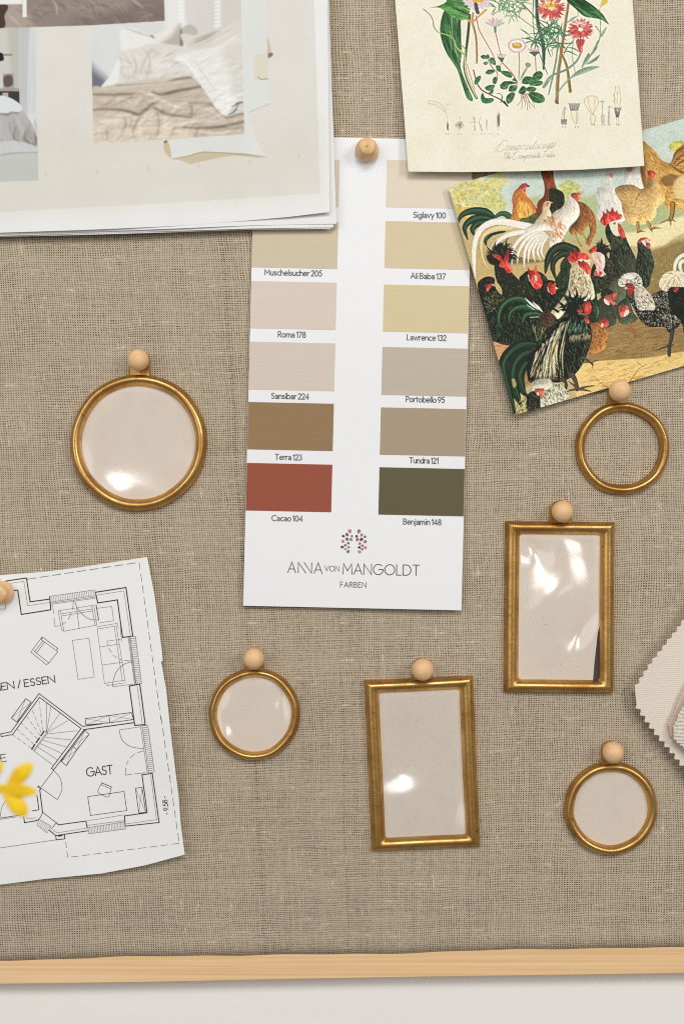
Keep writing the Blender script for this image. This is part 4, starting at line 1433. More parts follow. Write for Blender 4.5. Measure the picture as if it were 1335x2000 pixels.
# red game cock with green tail
cv.tf(*ZA)
for l, w_ in (([(560, 640), (470, 560), (330, 545), (220, 590), (175, 680)], [60, 80, 70, 50, 12]), ([(560, 650), (430, 620), (320, 640), (250, 720), (280, 840)], [70, 90, 70, 46, 6]), ([(480, 660), (380, 680), (330, 740), (360, 810)], [60, 70, 50, 10])): plume(l, w_, GRN, SHN)
plume([(760, 650), (680, 580), (610, 580), (540, 640)], [60, 60, 40, 8], (52, 84, 50), SHN)
cv.tf(*ZA)
plume([(650, 740), (540, 760), (470, 830), (470, 900)], [60, 80, 60, 8], GRN, SHN)
bird([(800, 310), (828, 280), (880, 258), (905, 266), (885, 300), (880, 345), (900, 390), (945, 440), (990, 520), (1000, 600), (965, 690), (900, 720), (820, 690), (700, 660), (735, 600), (752, 500), (742, 420), (768, 340)], (200, 112, 50), [(226, 142, 66), (160, 76, 36), (238, 184, 92), (206, 120, 52)], lambda x, y: 95 - (x - 850) * .12, 260, 90, 11, .55)
w = cv.poly([(800, 470), (860, 440), (930, 480), (960, 560), (930, 620), (840, 630), (800, 580)], (232, 184, 88), .55, soft=30)
cv.feathers(w, [(244, 208, 112), (204, 124, 48), (240, 196, 96)], 80, 110, 80, 8)
w = cv.poly([(830, 625), (900, 612), (1000, 560), (985, 660), (920, 715), (825, 690)], (78, 88, 54), .95)
cv.feathers(w, [(128, 136, 84), (46, 58, 36)], 30, 120, 22, 7)
cv.stroke([(975, 490), (1005, 560), (1000, 640)], [6, 14, 6], (34, 30, 30), .8)
red([(820, 295), (850, 262), (890, 258), (890, 300), (878, 350), (850, 320)], base=(156, 58, 48)); cv.poly([(890, 270), (932, 285), (900, 300)], (92, 78, 66)); eye(868, 290, 7)
# trunk-necked dark cock and small pale hen
bird([(1030, 60), (1150, 60), (1185, 240), (1222, 330), (1272, 352), (1290, 410), (1280, 480), (1230, 540), (1160, 585), (1100, 560), (1090, 640), (1010, 640), (1000, 520), (1012, 450), (1070, 390), (1082, 300), (1050, 170)], (128, 66, 38), [(172, 92, 52), (84, 42, 30), (150, 76, 42)], lambda x, y: 95 if y < 350 else 115, 170, 80, 10, .5)
w = cv.poly([(1130, 320), (1190, 310), (1270, 350), (1290, 410), (1275, 490), (1160, 585), (1120, 520), (1130, 440)], (34, 40, 26), .95, soft=6)
cv.feathers(w, [(62, 72, 44), (20, 24, 18)], 60, 90, 50, 8)
bird([(1055, 560), (1065, 485), (1092, 446), (1140, 446), (1142, 480), (1132, 520), (1152, 580), (1130, 650), (1040, 715), (965, 705), (1000, 640)], (228, 206, 166), [(244, 228, 196), (198, 164, 112)], 110, 90, 40, 8)
cv.poly([(1095, 460), (1130, 450), (1125, 490), (1100, 500)], (206, 124, 98), .9); cv.poly([(1130, 448), (1172, 458), (1135, 466)], (222, 190, 120)); eye(1115, 462, 5)
# brown feeding hen
cv.tf(*ZB)
bird([(205, 880), (280, 885), (340, 930), (400, 1010), (418, 1110), (412, 1200), (372, 1280), (348, 1340), (308, 1312), (318, 1265), (350, 1200), (340, 1125), (292, 1170), (270, 1225), (230, 1200), (200, 1222), (150, 1210), (138, 1150), (200, 1080), (230, 1000)], (150, 98, 52), [(186, 132, 76), (112, 68, 36)], lambda x, y: 60 + (x - 200) * .15, 240, 50, 9, .7)
leg([(190, 1200), (235, 1300), (262, 1340)], 16, (220, 168, 74)); leg([(270, 1200), (320, 1290)], 16, (220, 168, 74)); leg([(60, 1260), (95, 1320)], 16, (196, 130, 60))
# long-tailed white cock
cv.tf(*ZA)
WH, WL = (232, 222, 204), [(246, 240, 228), (206, 192, 162)]
plume([(900, 750), (640, 720), (480, 770), (425, 860), (430, 1000), (470, 1110), (540, 1180)], [40, 60, 62, 44, 32, 24, 4], (218, 194, 134), (240, 226, 186), (120, 96, 52))
plume([(980, 740), (760, 770), (620, 830), (545, 900), (495, 980)], [40, 70, 62, 44, 6], (212, 190, 138), (238, 222, 180), (130, 104, 60))
cv.poly([(980, 740), (1130, 760), (1100, 960), (1060, 1060), (760, 1000), (800, 900), (860, 800)], (196, 172, 122), .9)
for l, w_ in (([(1050, 730), (820, 690), (620, 655), (480, 690), (390, 780), (350, 930), (348, 1090), (362, 1255)], [50, 72, 70, 66, 58, 50, 42, 5]),
              ([(1040, 745), (900, 760), (720, 790), (600, 860), (520, 970)], [30, 48, 50, 36, 5]), ([(1050, 750), (900, 790), (800, 870), (745, 980), (742, 1110)], [30, 40, 38, 30, 4]),
              ([(1060, 760), (930, 810), (850, 900), (805, 1000), (800, 1100)], [30, 38, 36, 26, 4]), ([(1070, 770), (960, 830), (890, 930), (870, 1040), (872, 1145)], [30, 36, 34, 26, 4]), ([(1080, 775), (990, 850), (925, 950), (910, 1090)], [30, 36, 32, 4]),
              ([(1090, 790), (1010, 870), (965, 960), (985, 1080)], [28, 34, 28, 4]), ([(1100, 800), (1040, 880), (1010, 970), (1045, 1075)], [28, 30, 26, 4]), ([(1110, 810), (1060, 900), (1050, 980), (1085, 1045)], [26, 28, 22, 4])):
    plume(l, w_, (238, 229, 210), (250, 246, 236), (150, 124, 80))
cv.tf(*ZB)
m = bird([(150, 800), (190, 850), (232, 900), (246, 990), (215, 1060), (160, 1110), (120, 1170), (60, 1280), (0, 1345), (-60, 1352), (-70, 1250), (-40, 1180), (-150, 1180), (-330, 1190), (-270, 1120), (-110, 1060), (0, 970), (60, 940), (100, 880), (120, 820)], WH, WL, lambda x, y: 130 if x < 60 else 80, 320, 60, 11, .5, 50)
cv.feathers(cv.mask([(-150, 1060), (0, 1010), (110, 1160), (60, 1260), (-40, 1310), (-60, 1150)], 10), [(206, 132, 74), (222, 162, 100), (186, 104, 58)], 60, 70, 46, 15)
red([(150, 810), (175, 785), (230, 782), (262, 800), (245, 840), (220, 880), (190, 850)], base=(188, 76, 70)); eye(205, 825, 8); cv.poly([(240, 800), (268, 812), (244, 826)], (214, 180, 120))

# black cock with the big comb, and his hen
DK = [(52, 68, 48), (14, 16, 12), (72, 98, 70), (96, 100, 74), (20, 22, 16)]
m = bird([(520, 1130), (560, 1090), (640, 1090), (720, 1230), (762, 1330), (822, 1450), (842, 1560), (835, 1900), (540, 1900), (555, 1450), (570, 1350), (530, 1262), (512, 1190)], BLK, DK, lambda x, y: 70 + (x - 600) * .05, 300, 110, 12, .5, 60)
cv.poly([(700, 1450), (830, 1480), (835, 1800), (700, 1800)], (86, 82, 60), .5, soft=30)
cv.poly([(555, 1092), (610, 1072), (652, 1095), (645, 1170), (662, 1232), (605, 1222), (565, 1155)], (228, 216, 186)); eye(608, 1100, 13)
red([(458, 1070), (488, 1012), (478, 972), (520, 1000), (528, 948), (560, 985), (586, 932), (612, 985), (636, 962), (645, 1000), (682, 1010), (682, 1050), (640, 1068), (570, 1085), (520, 1122), (480, 1112)])
red([(645, 1098), (692, 1150), (722, 1242), (672, 1244), (650, 1185)]); cv.poly([(650, 1085), (700, 1100), (660, 1110)], (214, 196, 150))
bird([(845, 1300), (885, 1275), (960, 1330), (1002, 1440), (1022, 1540), (992, 1640), (960, 1760), (835, 1760), (835, 1500), (850, 1390)], BLK, DK + [(84, 88, 62)], 75, 170, 70, 11, .5)
cv.poly([(890, 1270), (950, 1265), (975, 1300), (950, 1350), (900, 1310)], (226, 204, 180))
red([(846, 1295), (880, 1256), (940, 1248), (960, 1262), (900, 1280), (870, 1310)], base=(176, 74, 70)); red([(940, 1300), (982, 1315), (968, 1368), (940, 1345)], base=(186, 66, 62)); eye(932, 1285, 8); cv.poly([(960, 1262), (992, 1278), (962, 1288)], (190, 170, 140))

# dark group, left
cv.tf(*ZA)
MOT = [(142, 138, 98), (30, 32, 22), (94, 94, 66), (18, 20, 14)]
bird([(560, 1090), (620, 1060), (710, 1150), (800, 1250), (920, 1360), (1040, 1520), (1100, 1900), (560, 1900), (640, 1420), (575, 1260)], (40, 42, 30), MOT, lambda x, y: 70, 300, 34, 9, .4)
for k in range(110):
    a = math.radians(175 + 190 * cv.rs.rand()); l = 70 + 70 * cv.rs.rand()
    c = (620 + 70 * cv.rs.randn() * .5, 1000 + 30 * cv.rs.randn())
    cv.stroke([c, (c[0] + l * .6 * math.cos(a), c[1] + l * .6 * math.sin(a)), (c[0] + l * math.cos(a + .25), c[1] + l * math.sin(a + .25) + 10)], [26, 16, 2], BLK if k % 4 else (58, 56, 50))
cv.poly([(480, 1010), (560, 1000), (620, 1080), (560, 1110), (500, 1080)], BLK)
red([(535, 995), (620, 1010), (650, 1060), (690, 960), (712, 945), (706, 1040), (700, 1090), (735, 1130), (742, 1175), (690, 1195), (660, 1140), (610, 1120), (620, 1070), (560, 1030)])
bird([(815, 1250), (860, 1200), (910, 1170), (1030, 1180), (1110, 1250), (1125, 1350), (1090, 1700), (980, 1700), (920, 1390), (850, 1300)], (30, 36, 26), DK, 75, 140, 70, 10, .4)
cv.poly([(905, 1215), (930, 1200), (935, 1270), (925, 1280)], (222, 206, 180)); cv.poly([(1030, 1200), (1048, 1250), (1030, 1260)], (222, 206, 180))
red([(902, 1128), (930, 1160), (972, 1158), (990, 1105), (1004, 1170), (1030, 1200), (1062, 1300), (1042, 1342), (1000, 1362), (958, 1332), (920, 1250), (912, 1190)]); cv.poly([(975, 1220), (1000, 1225), (1005, 1265), (988, 1272)], (206, 200, 170)); cv.poly([(970, 1170), (992, 1100), (1004, 1170), (990, 1190)], (222, 120, 60), .8)
# sickle tail
for l, w_ in (([(1400, 960), (1280, 915), (1180, 950), (1120, 1040), (1088, 1195)], [90, 90, 80, 58, 8]), ([(1400, 1020), (1290, 990), (1200, 1040), (1165, 1130), (1200, 1258)], [70, 66, 58, 46, 8]), ([(1420, 1050), (1330, 1040), (1270, 1110), (1260, 1200)], [60, 56, 44, 10])): plume(l, w_, (38, 48, 34), (74, 92, 66))
bird([(1190, 1270), (1260, 1150), (1340, 1080), (1420, 1300), (1420, 1700), (1150, 1700), (1190, 1400)], (46, 58, 38), [(74, 92, 60), (28, 34, 24)], 110, 170, 60, 11, .3)
bird([(1050, 1350), (1080, 1290), (1130, 1265), (1185, 1280), (1225, 1340), (1240, 1500), (1230, 1800), (1020, 1800), (1060, 1480)], (30, 32, 24), DK, 80, 90, 60, 10, .4)
cv.poly([(1110, 1335), (1130, 1320), (1135, 1390), (1118, 1385)], (226, 212, 190)); red([(1112, 1310), (1150, 1285), (1170, 1310), (1195, 1290), (1200, 1340), (1195, 1400), (1160, 1418), (1130, 1390)]); cv.poly([(1195, 1335), (1222, 1352), (1200, 1362)], (226, 210, 170)); eye(1165, 1338, 8)
bird([(385, 1300), (430, 1250), (500, 1228), (560, 1250), (565, 1330), (610, 1400), (662, 1440), (660, 1560), (560, 1700), (480, 1700), (425, 1500), (395, 1400)], (30, 32, 22), MOT, 60, 220, 26, 8, .4)
w = cv.mask([(440, 1450), (600, 1400), (660, 1450), (620, 1600), (500, 1620)], 12); cv.feathers(w, [(142, 138, 96), (52, 52, 36)], 40, 130, 24, 7)
red([(472, 1345), (490, 1315), (520, 1300), (550, 1308), (520, 1340), (490, 1385), (478, 1375)]); cv.poly([(540, 1305), (566, 1318), (545, 1330)], (190, 170, 150))

# pale wattled bird, then grey-green hens
cv.tf(*ZD)
bird([(400, 60), (450, 130), (500, 200), (580, 250), (640, 340), (640, 520), (540, 560), (420, 520), (330, 560), (260, 500), (250, 330), (290, 200)], (46, 46, 34), MOT, 60, 230, 44, 9, .35)
for k in range(70):
    a = math.radians(-150 + 170 * cv.rs.rand()); l = 50 + 50 * cv.rs.rand(); c = (375 + 30 * cv.rs.randn(), 60 + 30 * cv.rs.randn())
    cv.stroke([c, (c[0] + l * math.cos(a), c[1] + l * math.sin(a))], [24, 2], BLK if k % 4 else (60, 56, 46))
red([(225, 60), (260, 30), (310, 0), (320, 50), (270, 85), (235, 90)])
cv.poly([(255, 105), (330, 72), (402, 105), (418, 200), (400, 290), (428, 330), (372, 357), (330, 342), (296, 345), (298, 290), (320, 260), (285, 180)], (222, 176, 160)); m = cv.mask([(255, 105), (330, 72), (402, 105), (418, 200), (400, 290), (428, 330), (372, 357), (330, 342), (320, 260)])
cv.feathers(m, [(242, 216, 202), (190, 116, 106), (238, 206, 192)], 70, 40, 110, 16); cv.poly([(372, 110), (405, 108), (416, 200), (392, 270), (378, 200)], (236, 228, 214), .85)
red([(300, 290), (325, 300), (330, 345), (305, 345)]); red([(355, 300), (385, 305), (375, 345), (350, 345)]); cv.poly([(218, 95), (262, 92), (270, 128)], (206, 178, 120))
SIL = [(106, 110, 86), (62, 68, 52), (140, 142, 112)]
bird([(470, 470), (520, 400), (600, 385), (660, 480), (640, 620), (560, 680), (480, 600)], (88, 96, 74), SIL, 60, 150, 34, 7, .35)
bird([(290, 720), (350, 620), (420, 590), (540, 660), (558, 780), (548, 880), (500, 930), (400, 960), (290, 920)], (64, 68, 52), [(86, 92, 70), (44, 48, 36)], 80, 170, 46, 9, .5)
bird([(366, 570), (395, 510), (450, 492), (505, 530), (520, 590), (440, 620), (390, 610)], (40, 40, 32), DK, 30, 50, 40, 9, .5)
cv.poly([(402, 625), (425, 610), (470, 660), (465, 690), (420, 670)], (228, 214, 192)); red([(412, 585), (470, 570), (540, 545), (565, 560), (540, 610), (500, 630), (545, 665), (515, 690), (470, 650), (425, 620)], base=(206, 96, 78)); eye(455, 610, 9)
bird([(555, 690), (600, 640), (650, 612), (700, 640), (730, 720), (760, 790), (800, 842), (745, 890), (650, 912), (580, 880), (552, 800)], (64, 74, 56), [(96, 106, 80), (44, 52, 40), (120, 128, 100)], 75, 190, 44, 8, .6)
red([(570, 720), (610, 690), (650, 690), (694, 715), (680, 780), (640, 820), (600, 828), (585, 770)], base=(214, 104, 84)); cv.poly([(660, 750), (695, 745), (690, 790), (640, 825), (635, 800)], (232, 212, 190)); cv.stroke([(615, 700), (605, 760)], [10, 16], REDD)
leg([(700, 900), (735, 980), (765, 1045)], 18, (196, 112, 74), (120, 56, 40)); toes(735, 985, [(650, 985), (815, 965), (790, 1000)], 12, (180, 110, 76))
# silver-necked cock
bird([(-160, 560), (250, 420), (330, 620), (345, 760), (330, 880), (200, 960), (60, 900)], (34, 50, 36), DK, 80, 160, 80, 11, .5)
cv.stroke([(318, 700), (338, 760), (325, 830)], [10, 30, 8], (90, 132, 86), .8)
cv.tf(*ZC)
m = bird([(1030, 140), (1080, 62), (1130, 30), (1195, 38), (1235, 70), (1225, 180), (1250, 255), (1272, 330), (1278, 440), (1180, 470), (1080, 450), (1010, 500), (960, 600), (890, 660), (825, 600), (890, 510), (985, 385), (1018, 260)], (228, 208, 166), [(244, 234, 206), (214, 188, 138)], lambda x, y: 95 + (1100 - x) * .12, 260, 80, 10, .5)
cv.feathers(cv.mask([(1030, 160), (1110, 110), (1210, 190), (1262, 320), (1262, 400), (1120, 400), (1000, 420), (1020, 280)], 20), [(96, 72, 42), (62, 48, 32)], lambda x, y: 95 + (1100 - x) * .08, 230, 30, 5.5, .2, .8)
red([(1108, 52), (1150, 45), (1215, 80), (1242, 130), (1234, 182), (1202, 188), (1150, 130), (1118, 100)]); cv.poly([(1120, 40), (1190, 30), (1205, 52), (1150, 62)], (238, 226, 200)); eye(1162, 52, 12); cv.poly([(1205, 30), (1252, 50), (1210, 66)], (226, 214, 182))
cv.tf(*ZB)
red([(118, 1455), (148, 1428), (140, 1385), (185, 1412), (190, 1358), (225, 1402), (250, 1378), (268, 1412), (302, 1408), (342, 1452), (330, 1482), (240, 1474), (190, 1512), (132, 1495)], base=(206, 66, 58))

# speckled crested hen and cream crested cock, right
cv.tf(*ZD)
for l in ([(1300, 330), (1230, 300), (1235, 200), (1300, 120), (1420, 80)], [(1330, 330), (1290, 270), (1300, 190), (1420, 150)]): plume(l, [16, 34, 44, 46, 40], (226, 220, 190), (250, 246, 226), (50, 50, 36))
m = bird([(700, 610), (770, 640), (800, 730), (900, 720), (940, 580), (1010, 540), (1100, 510), (1170, 560), (1290, 780), (1300, 880), (1210, 1000), (1150, 1000), (1110, 945), (960, 942), (860, 900), (770, 770)], (36, 36, 30), [(22, 22, 18), (58, 56, 46)], 60, 160, 40, 9, .4)
for k in range(330):
    ys, xs = np.nonzero(m > .5); q = cv.rs.randint(len(ys))
    cv.stroke([(xs[q], ys[q]), (xs[q] + 1.2, ys[q] + .6)], 1.4, (232, 224, 202), .8, m, raw=True)
cv.feathers(cv.mask([(960, 560), (1050, 530), (1140, 540), (1150, 700), (1020, 700)], 8), [(206, 198, 172), (30, 30, 24)], 40, 160, 24, 6)
cv.feathers(cv.mask([(1040, 790), (1260, 790), (1290, 850), (1200, 910), (1080, 860)], 8), [(226, 214, 176), (40, 40, 30)], 75, 120, 40, 7, .15)
m = bird([(760, 480), (840, 460), (900, 520), (950, 570), (985, 650), (992, 740), (900, 745), (810, 740), (770, 640)], (218, 206, 180), [(240, 232, 210), (196, 180, 148)], 60, 120, 60, 9, .3)
cv.feathers(m, [(46, 42, 34)], 60, 110, 28, 6)
m = bird([(570, 440), (582, 385), (640, 335), (710, 312), (790, 322), (842, 390), (846, 460), (770, 480), (720, 440), (650, 475), (590, 470)], (226, 216, 192), [(246, 240, 224), (200, 188, 160)], lambda x, y: math.degrees(math.atan2(y - 470, x - 700)), 130, 50, 9, .3)
cv.feathers(m, [(44, 42, 36)], lambda x, y: math.degrees(math.atan2(y - 470, x - 700)), 70, 34, 8)
for k in range(34):
    a = math.radians(-190 + 150 * cv.rs.rand()); c = (660 + 90 * cv.rs.rand(), 380); cv.stroke([c, (c[0] + 80 * math.cos(a), c[1] + 70 * math.sin(a))], [12, 2], (240, 232, 212))
red([(652, 450), (690, 430), (750, 450), (768, 500), (740, 530), (712, 575), (690, 570), (680, 520)], base=(150, 50, 48)); eye(715, 478, 12); cv.poly([(640, 490), (672, 478), (668, 505)], (214, 200, 170))
leg([(1195, 985), (1185, 1080), (1165, 1160), (1160, 1265)], 40, (74, 72, 64), (34, 34, 32)); toes(1165, 1160, [(1005, 1215), (1215, 1150), (1130, 1150)], 22, (86, 84, 74), (38, 38, 36)); leg([(1335, 900), (1345, 1010)], 36, (70, 68, 60), (34, 34, 32))
bird([(1150, 470), (1300, 440), (1500, 460), (1560, 900), (1330, 920), (1285, 860), (1180, 740)], (24, 28, 22), [(44, 58, 42), (14, 16, 12)], 70, 130, 60, 10, .4)
m = cv.poly([(1042, 450), (1068, 365), (1130, 310), (1220, 288), (1340, 305), (1480, 330), (1480, 480), (1335, 478), (1250, 478), (1175, 480), (1135, 530), (1075, 510)], (230, 216, 180))
cv.feathers(m, [(248, 240, 216), (196, 172, 120), (240, 228, 196), (150, 124, 80)], lambda x, y: math.degrees(math.atan2(y - 330, (x - 1230) * .7)), 220, 80, 9, .2)
red([(1200, 510), (1240, 475), (1268, 500), (1240, 540)], base=(122, 34, 42))
# partridge hen
bird([(235, 930), (300, 890), (360, 900), (430, 965), (448, 1060), (420, 1180), (330, 1245), (210, 1240), (235, 1060)], (176, 118, 64), [(222, 160, 86), (104, 62, 36), (206, 128, 74), (60, 40, 28)], 70, 260, 30, 8, .5)
cv.poly([(455, 890), (530, 860), (540, 900), (470, 925)], (70, 78, 62), .9)
red([(345, 880), (385, 848), (440, 856), (460, 890), (448, 940), (400, 940), (380, 905)], base=(188, 66, 66)); cv.poly([(372, 905), (400, 895), (395, 940), (375, 945)], (222, 196, 150))

# green-black cock with arched tail
cv.tf(*ZC)
bird([(150, 640), (240, 560), (300, 490), (420, 425), (560, 430), (680, 520), (740, 590), (880, 640), (890, 760), (780, 880), (700, 940), (500, 930), (380, 900), (230, 890), (190, 790)], (26, 34, 24), DK + [(60, 62, 44)], lambda x, y: 80, 260, 60, 11, .3)
for l, w_ in (([(640, 520), (520, 450), (400, 460), (310, 540), (280, 660), (300, 760)], [60, 70, 62, 54, 44, 10]), ([(700, 600), (600, 540), (480, 540), (400, 600), (390, 700)], [60, 70, 62, 44, 12]), ([(720, 620), (650, 600), (560, 620), (530, 700)], [50, 60, 50, 12])): plume(l, w_, (34, 62, 42), (96, 142, 102))
for l in ([(560, 440), (620, 500), (700, 560)], [(640, 480), (700, 540), (740, 585)], [(580, 510), (650, 560)], [(610, 640), (700, 635)]): cv.stroke(l, [6, 26, 6], (232, 226, 206))
cv.feathers(cv.mask([(620, 660), (780, 680), (760, 900), (660, 860)], 10), [(186, 176, 122), (60, 84, 54), (30, 40, 28)], 100, 60, 80, 9)
w = bird([(718, 625), (775, 572), (880, 640), (842, 722), (762, 752), (730, 700)], (76, 52, 42), [(112, 80, 62), (48, 32, 28)], 35, 40, 70, 8, .4)
# front cock
for l, w_ in (([(660, 930), (520, 930), (400, 1010), (330, 1130), (350, 1300), (400, 1470), (450, 1640)], [60, 110, 110, 90, 84, 70, 20]), ([(640, 1000), (520, 1040), (440, 1150), (430, 1300), (470, 1450), (520, 1560)], [60, 110, 110, 96, 80, 20]), ([(620, 1080), (540, 1150), (500, 1260), (530, 1400), (580, 1460)], [60, 100, 100, 80, 16])): plume(l, w_, (28, 44, 30), (66, 104, 72))
cv.poly([(420, 1290), (445, 1280), (470, 1340), (440, 1375)], (176, 160, 96), .9)
cv.feathers(cv.mask([(500, 1480), (620, 1420), (640, 1560), (470, 1660)], 10), [(196, 190, 128), (60, 66, 40)], 110, 80, 50, 9)
m = bird([(960, 640), (1040, 610), (1110, 620), (1200, 665), (1252, 780), (1245, 900), (1190, 1060), (1110, 1200), (1000, 1290), (900, 1320), (640, 1330), (580, 1250), (590, 1060), (700, 930), (820, 800), (900, 700)], (24, 26, 20), DK, lambda x, y: 75, 260, 90, 12, .4, 60)
cv.feathers(cv.mask([(1000, 640), (1180, 660), (1230, 760), (1100, 800), (980, 760)], 12), [(74, 116, 84), (120, 160, 130), (30, 48, 34)], 95, 70, 90, 9)
cv.feathers(cv.mask([(1020, 830), (1220, 790), (1240, 850), (1060, 890)], 14), [(214, 202, 150), (150, 140, 96)], 100, 50, 70, 9)
SAD = [(232, 218, 164), (206, 184, 116), (244, 236, 200), (40, 38, 26), (30, 28, 20)]
for k in range(190):
    t = cv.rs.rand(); s0 = (985 - 300 * t ** 1.0 + 14 * cv.rs.randn(), 690 + 330 * t + 14 * cv.rs.randn())
    e = (600 + 390 * (1 - t * .95) * (0.25 + .75 * cv.rs.rand()) , 1120 + 150 * cv.rs.rand() + 60 * (1 - t)); c = SAD[cv.rs.randint(5)]
    mid = ((s0[0] * .55 + e[0] * .45) - 40 * (1 - t), s0[1] * .45 + e[1] * .55)
    cv.stroke([s0, mid, e], [5, 12, 2], c, .9)
for k in range(120):
    a = math.radians(165 + 200 * cv.rs.rand()); l = 60 + 80 * cv.rs.rand(); c = (1080 + 50 * cv.rs.randn(), 540 + 35 * cv.rs.randn())
    cv.stroke([c, (c[0] + l * .6 * math.cos(a), c[1] + l * .6 * math.sin(a)), (c[0] + l * math.cos(a - .2), c[1] + l * math.sin(a - .2))], [28, 18, 2], BLK if k % 5 else (56, 74, 56))
red([(1160, 510), (1190, 478), (1225, 475), (1250, 520), (1238, 590), (1205, 612), (1172, 580)]); red([(1095, 560), (1140, 550), (1160, 580), (1120, 590)], base=(150, 40, 40)); red([(1172, 650), (1200, 636), (1228, 690), (1205, 708)])
cv.stroke([(1120, 600), (1180, 610), (1215, 640)], [18, 20, 6], (120, 110, 92))
LD = (62, 48, 44)
leg([(1050, 1240), (1085, 1310), (1100, 1390)], 44, (92, 74, 66), LD); toes(1105, 1390, [(995, 1412), (1275, 1352), (1245, 1412), (1015, 1310)], 26, (112, 90, 78), LD); leg([(950, 1280), (985, 1330), (980, 1385)], 34, (82, 66, 58), LD); leg([(1165, 1060), (1225, 1100), (1262, 1130)], 22, (96, 80, 66), LD); toes(1255, 1110, [(1150, 1120), (1335, 1090), (1262, 1180)], 14, (110, 92, 72), LD)
# speckled hen at the foot
bird([(575, 1470), (640, 1410), (730, 1450), (740, 1560), (690, 1620), (590, 1640)], (34, 34, 24), MOT, 60, 70, 34, 8, .3)
m = bird([(720, 1470), (770, 1400), (850, 1320), (960, 1365), (1005, 1440), (1012, 1510), (900, 1570), (740, 1600)], (226, 220, 190), [(244, 240, 220), (198, 190, 150)], 70, 120, 40, 9, .4)
cv.feathers(m, [(40, 42, 30), (70, 70, 48)], lambda x, y: 60 + (x - 800) * .1, 150, 26, 7, .2, .9)
m = bird([(615, 1380), (640, 1312), (720, 1280), (820, 1288), (842, 1355), (770, 1395), (650, 1402)], (206, 200, 172), [(238, 234, 214), (150, 146, 116)], 60, 130, 22, 8, .5)
red([(655, 1390), (710, 1380), (758, 1395), (745, 1455), (700, 1460), (672, 1430)], base=(214, 104, 82)); eye(738, 1390, 12); cv.poly([(678, 1425), (702, 1425), (690, 1460)], (226, 214, 190))
# dry twig on the ledge
cv.tf(*ZD)
for l in ([(700, 1580), (800, 1440), (850, 1400), (900, 1370)], [(850, 1400), (780, 1340)], [(840, 1300), (835, 1230), (870, 1170)]): cv.stroke(l, [10, 8, 5], (140, 92, 50), .85)
for l in ([(300, 1520), (360, 1580), (450, 1640)], [(480, 1500), (520, 1470)]): cv.stroke(l, [6, 4], (130, 90, 54), .7)
def finish(cv, grain, sharp, con, seed):
    g = (vnoise(cv.h, cv.w, 1.7, seed) - .5) * .6 + (vnoise(cv.h, cv.w, 1.5, seed + 1, 3.0) - .5) * .4
    cv.a = np.clip(cv.a, 0, 1)
    lum = cv.a.mean(2)
    cv.a = cv.a + (sharp * (lum - box_blur(lum, 3)))[..., None]
    cv.a = cv.a * (1 + grain * g)[..., None] + (.12 * grain * g)[..., None]
    cv.a = np.clip(cv.a, 0, 1)
    s = cv.a * cv.a * (3 - 2 * cv.a)
    cv.a = (cv.a * (1 - con) + s * con) ** .95


finish(cv, .25, .4, .22, 9)


def hen_h(x, y):
    x = np.asarray(x, float); y = np.asarray(y, float)
    s = (x - 875) * .276 * -1 + (y - 365) * .961
    l = np.clip(1 - ((x - 875) * .96 - (y - 365) * .28) / 200, 0, 1)
    return .0027 + .0020 * l ** 2 + .0004 * np.sin(s * .02)


TLh, U_, V_ = np.array([875, 365.]), np.array([.960, -.279]), np.array([.2765, .961])
hp = [TLh, TLh + U_ * 600, TLh + U_ * 600 + V_ * 464, TLh + V_ * 464]
g = coons([hp[0], hp[1]], [hp[1], hp[2]], [hp[3], hp[2]], [hp[0], hp[3]], 480, 400, False)
hen = sheet('poultry_print', g, hen_h, .0004, M_PRINT2, colour=cv.sample)
tag(hen, 'tilted vintage picture postcard crowded with cockerels and hens, at the right edge', 'picture print')

# ------------------------------------------------------------------ botanical picture
cv = Canvas(755, -130, 1275, 345, 1.6, (236, 229, 206))
n1 = vnoise(cv.h, cv.w, 60, 11) * .6 + vnoise(cv.h, cv.w, 14, 12) * .4
cv.a += ((n1 - .5) * .035)[..., None] * np.array([.8, 1, 1.6])
ZE, ZF = (780, 0, 5.804), (980, 0, 4.768)
GD, GM, GLt = (38, 74, 46), (74, 124, 70), (132, 168, 96)


def leaf(pts, base, light, dark, ang, n=40, L=120, w=10):
    m = cv.poly(pts, base)
    cv.feathers(m, [light, dark, light, dark, base], ang, n, L, w, .08, .7, .05)
    cv.model(m, 40, .5)
    return m


cv.tf(*ZE)
# foxtail and broad leaves, left
leaf([(500, 130), (560, 60), (700, 90), (720, 170), (690, 230), (698, 390), (690, 500), (700, 620), (690, 760), (760, 960), (830, 1130), (765, 1118), (700, 940), (650, 790), (580, 680), (520, 580), (470, 440), (455, 330), (470, 220)], (62, 108, 62), (104, 160, 92), (34, 62, 44), lambda x, y: 84 if y < 450 else 66, 150, 210, 15)
cv.stroke([(600, 130), (590, 330), (640, 600), (760, 1000)], [8, 8, 7, 4], (176, 196, 140), .7)
cv.stroke([(700, 150), (670, 320), (700, 560)], [26, 34, 10], (42, 50, 42), .55)
leaf([(350, 85), (420, 72), (500, 40), (560, 0), (700, 10), (790, 80), (790, 140), (770, 215), (680, 225), (600, 190), (520, 130), (450, 90)], (82, 144, 72), (128, 184, 98), (46, 62, 50), 18, 100, 190, 15)
leaf([(530, -20), (720, -20), (720, 20), (560, 20)], (60, 120, 60), GLt, GD, 10, 14)
